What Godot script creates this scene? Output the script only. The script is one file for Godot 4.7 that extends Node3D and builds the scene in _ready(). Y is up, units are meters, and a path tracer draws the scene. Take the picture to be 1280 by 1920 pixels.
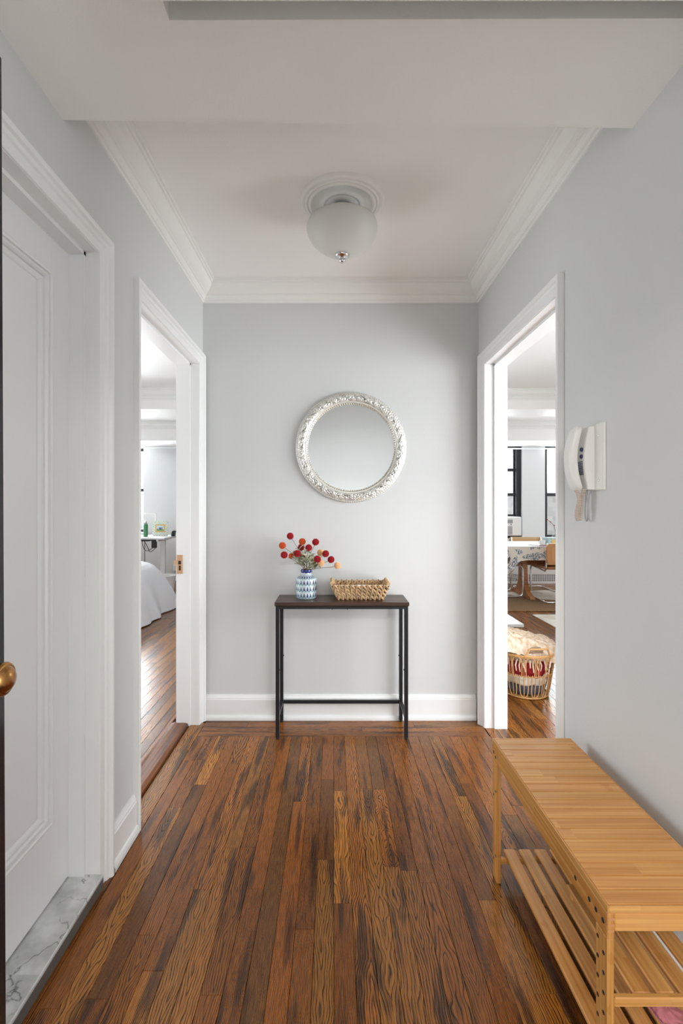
extends Node3D

# ---------------------------------------------------------------- mesh builder
class MB:
	var v := PackedVector3Array()
	var n := PackedVector3Array()
	var u := PackedVector2Array()
	var c := PackedColorArray()
	var col := Color.WHITE
	var xf := Transform3D.IDENTITY
	var uo := Vector2.ZERO

	func vert(p: Vector3, nn: Vector3, uv: Vector2) -> void:
		v.append(xf * p)
		n.append((xf.basis * nn).normalized())
		u.append(uv)
		c.append(col)

	func tri(a: Vector3, b: Vector3, d: Vector3, ua := Vector2.ZERO, ub := Vector2.ZERO, ud := Vector2.ZERO) -> void:
		var nn := (b - a).cross(d - a)
		if nn.length_squared() < 1e-18:
			return
		vert(a, nn, ua)
		vert(d, nn, ud)
		vert(b, nn, ub)

	func quad(a: Vector3, b: Vector3, d: Vector3, e: Vector3, ua := Vector2.ZERO, ub := Vector2(1, 0), ud := Vector2.ONE, ue := Vector2(0, 1)) -> void:
		tri(a, b, d, ua, ub, ud)
		tri(a, d, e, ua, ud, ue)

	# box with optional chamfer; uv in metres, v runs along axis g (0 x, 1 y, 2 z)
	func box(lo: Vector3, hi: Vector3, bev := 0.0, g := 1) -> void:
		var b := minf(bev, minf(hi.x - lo.x, minf(hi.y - lo.y, hi.z - lo.z)) * 0.45)
		var ctr := (lo + hi) * 0.5
		var h := (hi - lo) * 0.5
		var pts := {}
		for sx in [-1, 1]:
			for sy in [-1, 1]:
				for sz in [-1, 1]:
					for a in 3:
						var q := Vector3(sx * h.x, sy * h.y, sz * h.z)
						for k in 3:
							if k != a:
								q[k] -= b * [sx, sy, sz][k]
						pts[[sx, sy, sz, a]] = ctr + q
		for a in 3:
			var i := (a + 1) % 3
			var j := (a + 2) % 3
			for s in [-1, 1]:
				var ring := []
				for w in [[-1, -1], [1, -1], [1, 1], [-1, 1]]:
					var k := [0, 0, 0]
					k[a] = s; k[i] = w[0]; k[j] = w[1]
					ring.append(pts[[k[0], k[1], k[2], a]])
				if s < 0:
					ring.reverse()
				var uvs := []
				for p in ring:
					uvs.append(uvof(p, a, g))
				quad(ring[0], ring[1], ring[2], ring[3], uvs[0], uvs[1], uvs[2], uvs[3])
		if b <= 0.0:
			return
		for a in 3:                                   # edges along axis a
			var i := (a + 1) % 3
			var j := (a + 2) % 3
			for si in [-1, 1]:
				for sj in [-1, 1]:
					var q := []
					for e in [[-1, i], [1, i], [1, j], [-1, j]]:
						var k := [0, 0, 0]
						k[a] = e[0]; k[i] = si; k[j] = sj
						q.append(pts[[k[0], k[1], k[2], e[1]]])
					if si * sj > 0:
						q.reverse()
					var uvs := []
					for p in q:
						uvs.append(uvof(p, i, g))
					quad(q[0], q[1], q[2], q[3], uvs[0], uvs[1], uvs[2], uvs[3])
		for sx in [-1, 1]:
			for sy in [-1, 1]:
				for sz in [-1, 1]:
					var p0: Vector3 = pts[[sx, sy, sz, 0]]
					var p1: Vector3 = pts[[sx, sy, sz, 1]]
					var p2: Vector3 = pts[[sx, sy, sz, 2]]
					if sx * sy * sz > 0:
						tri(p0, p1, p2, uvof(p0, 0, g), uvof(p1, 0, g), uvof(p2, 0, g))
					else:
						tri(p0, p2, p1, uvof(p0, 0, g), uvof(p2, 0, g), uvof(p1, 0, g))

	func uvof(p: Vector3, a: int, g: int) -> Vector2:
		var o := 3 - a - g
		if a == g:
			o = (g + 1) % 3
			return uo + Vector2(p[o], p[(g + 2) % 3])
		return uo + Vector2(p[o], p[g])

	# rows of points; normal is column direction x row direction (flip turns it)
	func grid(rows: Array, closed_col := false, closed_row := false, smooth := true, flip := false, uvs := []) -> void:
		var R := rows.size()
		var K: int = rows[0].size()
		var rn := R if closed_row else R - 1
		var kn := K if closed_col else K - 1
		var nor := []
		if smooth:
			for i in R:
				var a := PackedVector3Array()
				a.resize(K)
				nor.append(a)
			for i in rn:
				var i2 := (i + 1) % R
				for j in kn:
					var j2 := (j + 1) % K
					var nn: Vector3 = (rows[i2][j2] - rows[i][j]).cross(rows[i2][j] - rows[i][j2])
					for w in [[i, j], [i, j2], [i2, j2], [i2, j]]:
						nor[w[0]][w[1]] += nn
			# seams and poles: points that coincide in one row share a normal
			for i in [0, R - 1]:
				if rows[i][0].distance_squared_to(rows[i][K / 2]) < 1e-14:
					var s := Vector3.ZERO
					for j in K:
						s += nor[i][j]
					for j in K:
						nor[i][j] = s
		var sg := -1.0 if flip else 1.0
		for i in rn:
			var i2 := (i + 1) % R
			for j in kn:
				var j2 := (j + 1) % K
				var a: Vector3 = rows[i][j]
				var b: Vector3 = rows[i][j2]
				var d: Vector3 = rows[i2][j2]
				var e: Vector3 = rows[i2][j]
				var ua := Vector2(float(j) / kn, float(i) / rn)
				var ub := Vector2(float(j + 1) / kn, float(i) / rn)
				var ud := Vector2(float(j + 1) / kn, float(i + 1) / rn)
				var ue := Vector2(float(j) / kn, float(i + 1) / rn)
				if uvs.size() > 0:
					ua = uvs[i][j]; ub = uvs[i][j2]; ud = uvs[i2][j2]; ue = uvs[i2][j]
				var f := [[a, b, d, ua, ub, ud, i, j, i, j2, i2, j2], [a, d, e, ua, ud, ue, i, j, i2, j2, i2, j]]
				for t in f:
					var nn: Vector3 = (t[1] - t[0]).cross(t[2] - t[0])
					if nn.length_squared() < 1e-20:
						continue
					var n0: Vector3 = nn
					var n1: Vector3 = nn
					var n2: Vector3 = nn
					if smooth:
						n0 = nor[t[6]][t[7]]; n1 = nor[t[8]][t[9]]; n2 = nor[t[10]][t[11]]
					if flip:
						vert(t[0], n0 * sg, t[3]); vert(t[1], n1 * sg, t[4]); vert(t[2], n2 * sg, t[5])
					else:
						vert(t[0], n0, t[3]); vert(t[2], n2, t[5]); vert(t[1], n1, t[4])

	func tube(path: Array, r, seg := 8, closed := false, caps := true) -> void:
		var rows := []
		var m := path.size()
		var nrm := Vector3.ZERO
		for i in m:
			var t: Vector3
			if closed:
				t = path[(i + 1) % m] - path[(i - 1 + m) % m]
			else:
				t = path[mini(i + 1, m - 1)] - path[maxi(i - 1, 0)]
			t = t.normalized()
			if nrm == Vector3.ZERO:
				nrm = t.cross(Vector3.UP if absf(t.y) < 0.9 else Vector3.RIGHT).normalized()
			nrm = (nrm - t * nrm.dot(t)).normalized()
			var bn := t.cross(nrm)
			var rr: float = r[i] if r is Array else r
			var row := []
			for k in seg:
				var a := TAU * k / seg
				row.append(path[i] + (nrm * cos(a) + bn * sin(a)) * rr)
			rows.append(row)
		grid(rows, true, closed, true)
		if caps and not closed:
			for k in range(1, seg - 1):
				tri(rows[0][0], rows[0][k + 1], rows[0][k])
				tri(rows[m - 1][0], rows[m - 1][k], rows[m - 1][k + 1])

	# profile of (radius, height) going up on the outside
	func lathe(profile: Array, seg := 32, at := Vector3.ZERO) -> void:
		var rows := []
		for p in profile:
			var row := []
			for k in seg:
				var a := TAU * k / seg
				row.append(at + Vector3(cos(a) * p.x, p.y, -sin(a) * p.x))
			rows.append(row)
		grid(rows, true, false, true)

	func ball(at: Vector3, r: float, seg := 12, rings := 8, sq := Vector3.ONE) -> void:
		var rows := []
		for i in rings + 1:
			var t := -PI / 2 + PI * i / rings
			var row := []
			for k in seg:
				var a := TAU * k / seg
				row.append(at + Vector3(cos(a) * cos(t), sin(t), -sin(a) * cos(t)) * r * sq)
			rows.append(row)
		grid(rows, true, false, true)

	# polygon (counter-clockwise in ax, ay) pushed out along ax x ay
	func prism(poly: PackedVector2Array, o: Vector3, ax: Vector3, ay: Vector3, depth: float) -> void:
		var az := ax.cross(ay).normalized()
		var idx := Geometry2D.triangulate_polygon(poly)
		var p0 := []
		var p1 := []
		for p in poly:
			p0.append(o + ax * p.x + ay * p.y)
			p1.append(o + ax * p.x + ay * p.y + az * depth)
		for k in range(0, idx.size(), 3):
			var i := idx[k]; var j := idx[k + 1]; var l := idx[k + 2]
			if (poly[j] - poly[i]).cross(poly[l] - poly[i]) < 0:
				var q := j; j = l; l = q
			tri(p1[i], p1[j], p1[l], uo + poly[i], uo + poly[j], uo + poly[l])
			tri(p0[i], p0[l], p0[j], uo + poly[i], uo + poly[l], uo + poly[j])
		var m := poly.size()
		var run := 0.0
		for i in m:
			var j := (i + 1) % m
			var l := poly[i].distance_to(poly[j])
			quad(p0[i], p0[j], p1[j], p1[i], uo + Vector2(run, 0), uo + Vector2(run + l, 0), uo + Vector2(run + l, depth), uo + Vector2(run, depth))
			run += l

	# flat strips between two runs of profile points; hint says which side is out
	func strip(a: Array, b: Array, hint: Vector3) -> void:
		var s := Vector3.ZERO
		for k in a.size() - 1:
			s += (a[k + 1] - a[k]).cross(b[k] - a[k])
		for k in a.size() - 1:
			var run := k * 0.013
			if s.dot(hint) > 0:
				quad(a[k], a[k + 1], b[k + 1], b[k], Vector2(run, a[k].z), Vector2(run + 0.013, a[k].z), Vector2(run + 0.013, b[k].z), Vector2(run, b[k].z))
			else:
				quad(b[k], b[k + 1], a[k + 1], a[k], Vector2(run, b[k].z), Vector2(run + 0.013, b[k].z), Vector2(run + 0.013, a[k].z), Vector2(run, a[k].z))

	func mesh() -> ArrayMesh:
		var arr := []
		arr.resize(Mesh.ARRAY_MAX)
		arr[Mesh.ARRAY_VERTEX] = v
		arr[Mesh.ARRAY_NORMAL] = n
		arr[Mesh.ARRAY_TEX_UV] = u
		arr[Mesh.ARRAY_COLOR] = c
		var m := ArrayMesh.new()
		m.add_surface_from_arrays(Mesh.PRIMITIVE_TRIANGLES, arr)
		return m

# ---------------------------------------------------------------- scene helpers
var M := {}
var rng := RandomNumberGenerator.new()
var used := {}

func numbered(called: String) -> String:
	var k: int = used.get(called, -1) + 1
	used[called] = k
	return called if k == 0 else "%s_%03d" % [called, k]

func tag(o: Node, label := "", category := "", group := "", kind := "") -> void:
	if label != "":
		o.set_meta("label", label)
	if category != "":
		o.set_meta("category", category)
	if group != "":
		o.set_meta("group", group)
	if kind != "":
		o.set_meta("kind", kind)

func thing(called: String, label: String, category: String, at := Vector3.ZERO, group := "", kind := "") -> Node3D:
	var o := Node3D.new()
	o.name = numbered(called)
	add_child(o)
	o.position = at
	tag(o, label, category, group, kind)
	return o

func part(mb, called: String, mat: Material, parent: Node) -> MeshInstance3D:
	var o := MeshInstance3D.new()
	o.name = called
	var k := 0
	while parent.has_node(NodePath(o.name)):
		k += 1
		o.name = "%s_%03d" % [called, k]
	o.mesh = mb.mesh() if mb is MB else mb
	o.material_override = mat
	parent.add_child(o, true)
	return o

func solo(mb: MB, called: String, mat: Material, label: String, category: String, group := "", kind := "") -> MeshInstance3D:
	var o := MeshInstance3D.new()
	o.name = numbered(called)
	o.mesh = mb.mesh()
	o.material_override = mat
	add_child(o)
	tag(o, label, category, group, kind)
	return o

func copy(o: Node3D, called: String, label: String) -> Node3D:
	var r: Node3D = o.duplicate()
	r.name = numbered(called)
	add_child(r)
	r.set_meta("label", label)
	return r

# everything is measured as x, y and d, the distance in front of the camera
func P(x: float, y: float, d: float) -> Vector3:
	return Vector3(x, y, -d)

func bx(mb: MB, x0: float, x1: float, y0: float, y1: float, d0: float, d1: float, bev := 0.0, g := 1) -> void:
	mb.box(Vector3(x0, y0, -d1), Vector3(x1, y1, -d0), bev, g)

func mat(c: Color, rough := 0.6, metal := 0.0) -> StandardMaterial3D:
	var m := StandardMaterial3D.new()
	m.albedo_color = c
	m.roughness = rough
	m.metallic = metal
	return m

func rgb8(r: int, g: int, b: int) -> Color:
	return Color(r / 255.0, g / 255.0, b / 255.0)

func textured(tex: Texture2D, rough: float, uvs := Vector3.ONE) -> StandardMaterial3D:
	var m := mat(Color.WHITE, rough)
	m.albedo_texture = tex
	m.uv1_scale = uvs
	m.vertex_color_use_as_albedo = true
	return m

func noise(seed_: int, freq: float, oct := 3) -> FastNoiseLite:
	var f := FastNoiseLite.new()
	f.seed = seed_
	f.noise_type = FastNoiseLite.TYPE_SIMPLEX_SMOOTH
	f.frequency = freq
	f.fractal_octaves = oct
	return f

func noise_bytes(seed_: int, freq: float, w: int, h: int, W: int, H: int, oct := 3) -> PackedByteArray:
	var im := noise(seed_, freq, oct).get_image(w, h)
	if w != W or h != H:
		im.resize(W, H, Image.INTERPOLATE_CUBIC)
	im.convert(Image.FORMAT_L8)
	return im.get_data()

func tex_of(im: Image) -> ImageTexture:
	im.generate_mipmaps()
	return ImageTexture.create_from_image(im)

# stained plain-sawn oak: 16 lanes side by side, each one board wide and 1.8 m long
func oak_image(W: int, H: int) -> Image:
	var lanes := 16
	var lw := W / lanes
	var streak := noise_bytes(11, 0.40, W, H / 30, W, H, 2)
	var blot := noise_bytes(15, 0.05, W / 4, H / 40, W, H, 3)
	var warp := noise_bytes(12, 0.13, W / 4, H / 28, W, H, 2)
	var r := RandomNumberGenerator.new()
	r.seed = 77
	var out := PackedByteArray()
	out.resize(W * H * 3)
	var kinds := [0, 1, 0, 2, 0, 1, 0, 1, 2, 0, 1, 0, 0, 3, 1, 0]
	for lane in lanes:
		# 0 cathedral, 1 straight, 2 dense and dark, 3 wild and knotty
		var kind: int = kinds[lane]
		var x0 := r.randf_range(0.2, 0.8)
		var sg := 1.0 if r.randf() < 0.5 else -1.0
		var slope := r.randf_range(0.025, 0.06) * sg
		var bow := r.randf_range(0.5, 1.2)
		var lean := 0.0
		var space := r.randf_range(0.0036, 0.0068)
		var bandw := r.randf_range(0.26, 0.44)
		var wob := 0.010
		var wk := 0.0007
		var dense := kind == 2
		if kind == 1:
			slope = 0.006 * sg; bow = 0.0; lean = r.randf_range(0.8, 1.1); space = r.randf_range(0.0027, 0.0047); wob = 0.004; wk = 0.0005
		elif kind == 2:
			slope = 0.0; bow = 0.0; lean = 1.0; space = r.randf_range(0.0019, 0.0026); wob = 0.005; bandw = 0.5; wk = 0.0004
		elif kind == 3:
			wob = 0.024; bow = 0.8; wk = 0.0014
		var dn := noise(100 + lane, 0.0033, 3)
		var tone: int = lane % 4
		var li: Color = [Color(0.82, 0.52, 0.205), Color(0.77, 0.47, 0.17), Color(0.74, 0.445, 0.16), Color(0.85, 0.565, 0.245)][tone]
		var dk := Color(0.175, 0.098, 0.048)
		for y in H:
			var off := slope * 1.8 * y / H + wob * dn.get_noise_1d(y)
			var sway := 0.0075 * dn.get_noise_1d(y * 1.2 + 9000)
			var base := y * W + lane * lw
			for x in lw:
				var q := base + x
				var dx := (float(x) / lw - x0) * 0.057 + sway
				var rr := off + bow * pow(absf(dx), 1.1) + lean * dx + (warp[q] - 128) * wk / 45.0
				var t := rr / space
				t -= floorf(t)
				# a dark porous band that starts sharply and fades out
				var a := 0.0
				if t < bandw:
					a = minf(1.0, t * 9.0) * (1.0 - 0.45 * t / bandw)
				else:
					a = 0.25 * (1.0 - (t - bandw) / (1.0 - bandw))
				var s := (streak[q] - 128) / 45.0
				a = a * (0.95 + 0.22 * s) + 0.09 * s + 0.45 * smoothstep(148.0, 220.0, float(blot[q])) + 0.03
				if dense:
					a = a * 0.60 + 0.24
				a = clampf(a, 0.0, 1.0)
				out[q * 3] = int((li.r + (dk.r - li.r) * a) * 255.0)
				out[q * 3 + 1] = int((li.g + (dk.g - li.g) * a) * 255.0)
				out[q * 3 + 2] = int((li.b + (dk.b - li.b) * a) * 255.0)
	return Image.create_from_data(W, H, false, Image.FORMAT_RGB8, out)

# straight grain running along v
func streak_image(W: int, H: int, a: Color, b: Color, seed_: int, node := 0.0) -> Image:
	var s1 := noise_bytes(seed_, 0.11, W, maxi(8, H / 40), W, H, 3)
	var s2 := noise_bytes(seed_ + 1, 0.02, W / 2, maxi(8, H / 16), W, H, 3)
	var r := RandomNumberGenerator.new()
	r.seed = seed_
	var nodes := []
	for k in 5:
		nodes.append(Vector3(r.randf() * W, r.randf() * H, r.randf_range(0.05, 0.12) * W))
	var out := PackedByteArray()
	out.resize(W * H * 3)
	for y in H:
		for x in W:
			var q := y * W + x
			var t := clampf(0.5 + (s1[q] - 128) / 255.0 * 0.9 + (s2[q] - 128) / 255.0 * 0.7, 0.0, 1.0)
			if node > 0.0:
				for k in nodes:
					if absf(x - k.x) < k.z and absf(y - k.y) < 5 + 2 * sin(x * 0.5):
						t = minf(1.0, t + node * (0.5 + 0.5 * s1[q] / 255.0))
			var cc := a.lerp(b, t)
			out[q * 3] = int(cc.r * 255); out[q * 3 + 1] = int(cc.g * 255); out[q * 3 + 2] = int(cc.b * 255)
	return Image.create_from_data(W, H, false, Image.FORMAT_RGB8, out)

func cloud_image(S: int, a: Color, b: Color, seed_: int, freq: float, power := 1.0) -> Image:
	var s := noise_bytes(seed_, freq, S, S, S, S, 5)
	var out := PackedByteArray()
	out.resize(S * S * 3)
	for q in S * S:
		var cc := a.lerp(b, pow(s[q] / 255.0, power))
		out[q * 3] = int(cc.r * 255); out[q * 3 + 1] = int(cc.g * 255); out[q * 3 + 2] = int(cc.b * 255)
	return Image.create_from_data(S, S, false, Image.FORMAT_RGB8, out)

func marble_image(S: int) -> Image:
	var a := noise(31, 0.006, 4)
	var b := noise(32, 0.013, 4)
	var out := PackedByteArray()
	out.resize(S * S * 3)
	for y in S:
		for x in S:
			var w := a.get_noise_2d(x, y)
			var vein := exp(-absf(w + 0.35 * b.get_noise_2d(x * 1.5, y * 1.5)) * 42.0)
			var hazy := clampf(0.5 + 0.9 * b.get_noise_2d(x + 700, y), 0.0, 1.0)
			var t := clampf(1.0 - 0.16 * hazy - 0.42 * vein * clampf(0.4 + b.get_noise_2d(y, x + 90) * 2.0, 0.0, 1.0), 0.0, 1.0)
			var q := (y * S + x) * 3
			out[q] = int(t * 222); out[q + 1] = int(t * 224); out[q + 2] = int(t * 222)
	return Image.create_from_data(S, S, false, Image.FORMAT_RGB8, out)

func toile_image(S: int) -> Image:
	var ink_n := noise_bytes(41, 0.085, S, S, S, S, 4)
	var clump_n := noise_bytes(42, 0.0125, S, S, S, S, 2)
	var out := PackedByteArray()
	out.resize(S * S * 3)
	var c0 := rgb8(224, 215, 202)
	var c1 := rgb8(84, 102, 126)
	for q in S * S:
		var clump := smoothstep(118.0, 150.0, float(clump_n[q]))
		var ink := smoothstep(104.0, 140.0, float(ink_n[q])) * clump
		var cc := c0.lerp(c1, ink * 0.85)
		out[q * 3] = int(cc.r * 255); out[q * 3 + 1] = int(cc.g * 255); out[q * 3 + 2] = int(cc.b * 255)
	return Image.create_from_data(S, S, false, Image.FORMAT_RGB8, out)

# rows of blue drops in teal scallops on white glaze: u goes round the vase, v goes up
func vase_image() -> Image:
	var W := 768
	var H := 256
	var im := Image.create(W, H, false, Image.FORMAT_RGB8)
	var white := rgb8(226, 232, 236)
	var teal := rgb8(78, 140, 148)
	var navy := rgb8(36, 42, 92)
	var n := 20
	var rows := 3
	for y in H:
		for x in W:
			var fx := fposmod(float(x) / W * n, 1.0) - 0.5
			var fy := fposmod(float(y) / H * rows, 1.0)      # 0 at the foot of a row
			var cc := white
			if fy < 0.10:
				cc = white.lerp(teal, 0.35)
			elif fy < 0.46:
				cc = teal
			elif absf(fx) > 0.43:
				cc = teal.lerp(white, 0.2)
			# a drop: round at the foot, drawn out upwards; white outline, navy heart
			for layer in [[0.40, 0.06, white], [0.25, 0.13, navy]]:
				var lo: float = layer[1] + 0.04
				var wd := 0.0
				if fy > lo and fy < 0.95:
					wd = layer[0] * (sqrt(clampf(1.0 - pow((0.36 - fy) / (0.36 - lo), 2.0), 0.0, 1.0)) if fy < 0.36 else pow(clampf((0.95 - fy) / 0.59, 0.0, 1.0), 0.7))
				if absf(fx) < wd:
					cc = layer[2]
			im.set_pixel(x, y, cc)
	return im

func frame_art() -> Image:
	var S := 64
	var im := Image.create(S, S, false, Image.FORMAT_RGB8)
	im.fill(rgb8(214, 226, 236))
	im.fill_rect(Rect2i(0, 44, S, 20), rgb8(150, 176, 120))
	im.fill_rect(Rect2i(22, 22, 30, 26), rgb8(90, 120, 132))
	im.fill_rect(Rect2i(28, 34, 8, 14), rgb8(70, 74, 84))
	im.fill_rect(Rect2i(40, 28, 8, 8), rgb8(206, 222, 226))
	im.fill_rect(Rect2i(4, 36, 12, 14), rgb8(120, 136, 150))
	return im

func check_image() -> Image:
	var S := 96
	var im := Image.create(S, S, false, Image.FORMAT_RGB8)
	for y in S:
		for x in S:
			var k := (x / 8 + y / 8) % 2
			im.set_pixel(x, y, rgb8(238, 238, 230) if k == 0 else ([rgb8(186, 214, 222), rgb8(232, 222, 186), rgb8(196, 220, 204)][(x / 8 + 2 * (y / 16)) % 3]))
	return im

func brick_image() -> Image:
	var W := 128
	var H := 128
	var im := Image.create(W, H, false, Image.FORMAT_RGB8)
	var r := RandomNumberGenerator.new()
	r.seed = 5
	im.fill(rgb8(222, 220, 216))
	for row in 16:
		for k in 9:
			var x := k * 16 - (8 if row % 2 else 0)
			var t := r.randf_range(0.86, 1.0)
			var c := Color(0.93 * t, 0.92 * t, 0.90 * t)
			im.fill_rect(Rect2i(maxi(x, 0), row * 8, mini(15, 128 - maxi(x, 0)), 7), c)
	return im

func jute_image() -> Image:
	var S := 128
	var im := Image.create(S, S, false, Image.FORMAT_RGB8)
	var f := noise(51, 0.09, 3)
	for y in S:
		for x in S:
			var t := 0.72 + 0.2 * sin(y * TAU / 8.0) * (0.6 + 0.4 * sin(x * TAU / 4.0 + (y / 8) * PI)) + 0.25 * f.get_noise_2d(x, y)
			im.set_pixel(x, y, Color(0.74 * t, 0.58 * t, 0.40 * t))
	return im

func materials() -> void:
	var peel := noise(3, 0.22, 2).get_seamless_image(256, 256)
	peel.bump_map_to_normal_map(1.2)
	var peel_t := tex_of(peel)
	var paint := func(c: Color, rough: float, strength: float) -> StandardMaterial3D:
		var m := mat(c, rough)
		m.normal_enabled = true
		m.normal_texture = peel_t
		m.normal_scale = strength
		m.uv1_triplanar = true
		m.uv1_world_triplanar = true
		m.uv1_scale = Vector3.ONE * 2.2
		return m
	M.wall = paint.call(rgb8(211, 212, 211), 0.55, 0.10)
	M.ceiling = paint.call(rgb8(245, 243, 240), 0.5, 0.14)
	M.trim = mat(rgb8(238, 238, 237), 0.32)
	M.door = mat(rgb8(236, 236, 236), 0.35)
	M.plaster = mat(rgb8(236, 235, 231), 0.5)
	M.black_paint = mat(rgb8(24, 26, 30), 0.16)
	M.black_metal = mat(rgb8(36, 37, 40), 0.42, 0.3)
	M.window_frame = mat(rgb8(24, 25, 28), 0.5)
	M.chrome = mat(rgb8(225, 226, 228), 0.07, 1.0)
	M.brass = mat(rgb8(176, 128, 76), 0.26, 1.0)
	M.worn_brass = mat(rgb8(206, 166, 132), 0.38, 0.8)
	M.dark_hole = mat(rgb8(30, 26, 24), 0.7)
	M.white_plastic = mat(rgb8(234, 232, 228), 0.28)
	M.white_matte = mat(rgb8(236, 236, 236), 0.6)
	M.cord = mat(rgb8(222, 208, 196), 0.45)
	M.grey_cord = mat(rgb8(176, 178, 178), 0.45)
	M.navy_plastic = mat(rgb8(52, 56, 92), 0.4)
	M.mirror = mat(rgb8(232, 234, 234), 0.26, 1.0)
	var fz := mat(rgb8(226, 226, 220), 0.45)
	fz.backlight_enabled = true
	fz.backlight = Color(0.5, 0.5, 0.48)
	M.frosted = fz
	var glass := mat(Color(0.95, 0.98, 1.0, 0.06), 0.02)
	glass.transparency = BaseMaterial3D.TRANSPARENCY_ALPHA
	M.glass = glass
	var oak := tex_of(oak_image(1024, 2048))
	var fl := textured(oak, 0.26)
	fl.heightmap_enabled = true
	fl.heightmap_texture = oak
	fl.heightmap_scale = 0.012
	fl.metallic_specular = 0.42
	fl.clearcoat_enabled = true
	fl.clearcoat = 0.12
	fl.clearcoat_roughness = 0.32
	M.oak = fl
	M.saddle = textured(tex_of(streak_image(128, 512, rgb8(150, 90, 46), rgb8(76, 42, 22), 65)), 0.22, Vector3(4.0, 0.9, 1))
	M.unseen_foyer_wall = mat(rgb8(164, 166, 167), 0.6)  # walls out of view, grey tuned for what the mirror reflects
	M.unseen_foyer_floor = mat(rgb8(190, 184, 174), 0.4)  # floor out of view, kept pale to bounce light into the hall
	M.subfloor = mat(rgb8(30, 17, 9), 0.8)
	var bam := textured(tex_of(streak_image(256, 512, rgb8(228, 172, 102), rgb8(190, 128, 66), 61, 0.35)), 0.22, Vector3(3.0, 1.1, 1))
	M.bamboo = bam
	M.groove = mat(rgb8(84, 44, 24), 0.7)
	M.walnut = textured(tex_of(streak_image(256, 512, rgb8(96, 66, 48), rgb8(46, 30, 24), 71)), 0.34, Vector3(3.0, 1.2, 1))
	M.table_wood = textured(tex_of(streak_image(128, 256, rgb8(190, 130, 82), rgb8(142, 88, 50), 81)), 0.35, Vector3(2.5, 1.0, 1))
	M.back_wood = mat(rgb8(196, 138, 88), 0.4)
	M.tan_cloth = textured(tex_of(cloud_image(128, rgb8(90, 74, 62), rgb8(206, 178, 150), 94, 0.03, 0.8)), 0.95, Vector3(2, 2, 1))
	M.pale_wood = mat(rgb8(222, 184, 138), 0.45)
	M.tan_wood = textured(tex_of(streak_image(128, 256, rgb8(206, 172, 136), rgb8(180, 142, 106), 83)), 0.5, Vector3(2.5, 1.0, 1))
	M.cane = mat(rgb8(206, 150, 96), 0.6)
	var mb := textured(tex_of(marble_image(512)), 0.22, Vector3(1.6, 1.6, 1))
	M.marble = mb
	M.marble_edge = mat(rgb8(96, 90, 84), 0.7)
	M.toile = textured(tex_of(toile_image(1024)), 0.85, Vector3(0.5, 0.5, 1))
	M.linen = mat(rgb8(240, 240, 243), 0.9)
	M.vase = textured(tex_of(vase_image()), 0.18)
	M.vase_rim = mat(rgb8(38, 46, 110), 0.2)
	M.silver = mat(Color.WHITE, 0.34, 0.55)
	M.silver.vertex_color_use_as_albedo = true
	M.red = mat(rgb8(172, 22, 34), 0.7)
	M.orange = mat(rgb8(216, 98, 44), 0.7)
	M.peach = mat(rgb8(246, 206, 156), 0.7)
	M.stem = mat(rgb8(140, 112, 76), 0.6)
	M.leaf = mat(rgb8(188, 194, 166), 0.7)
	M.hyacinth = mat(Color.WHITE, 0.75)
	M.hyacinth.vertex_color_use_as_albedo = true
	M.wire = mat(rgb8(222, 184, 138), 0.5)
	M.rattan = mat(rgb8(206, 156, 98), 0.5)
	M.jute = textured(tex_of(jute_image()), 0.95, Vector3(6, 6, 1))
	M.cream = textured(tex_of(cloud_image(128, rgb8(238, 234, 224), rgb8(206, 196, 180), 91, 0.02, 1.5)), 0.95, Vector3(1.3, 1.3, 1))
	M.fleece = textured(tex_of(cloud_image(128, rgb8(236, 222, 204), rgb8(186, 150, 116), 92, 0.03, 1.2)), 0.95, Vector3(3, 3, 1))
	M.knit = mat(rgb8(222, 214, 202), 0.95)
	M.red_cloth = mat(rgb8(150, 18, 36), 0.85)
	M.slate_cloth = mat(rgb8(70, 78, 96), 0.9)
	M.pink = mat(rgb8(196, 120, 128), 0.9)
	M.green_plastic = mat(rgb8(56, 128, 82), 0.3)
	M.dark_leaf = mat(rgb8(58, 54, 40), 0.5)
	M.clay = mat(rgb8(178, 120, 88), 0.8)
	M.aqua = mat(rgb8(186, 210, 212), 0.5)
	M.yellow = mat(rgb8(228, 194, 112), 0.6)
	M.art = textured(tex_of(frame_art()), 0.5)
	M.check = textured(tex_of(check_image()), 0.6)
	M.grey_plastic = mat(rgb8(150, 152, 154), 0.5)
	M.facade = textured(tex_of(brick_image()), 0.9, Vector3(0.5, 0.5, 1))
	M.unseen_lamp_panel = mat(rgb8(245, 240, 230), 0.5)  # glowing face of the unseen lamp behind the camera
	M.unseen_lamp_panel.emission_enabled = true
	M.unseen_lamp_panel.emission = Color(1, 0.96, 0.9)
	M.unseen_lamp_panel.emission_energy_multiplier = 1.2

# ---------------------------------------------------------------- camera and light
const HALL_L := -0.77
const HALL_R := 0.855
const BED := -0.895          # bedroom side of the left wall
const LIV := 0.976           # living-room side of the right wall
const BACK := 2.86
const CEIL := 2.562
const FAR := 8.2             # inner face of the window wall

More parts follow.
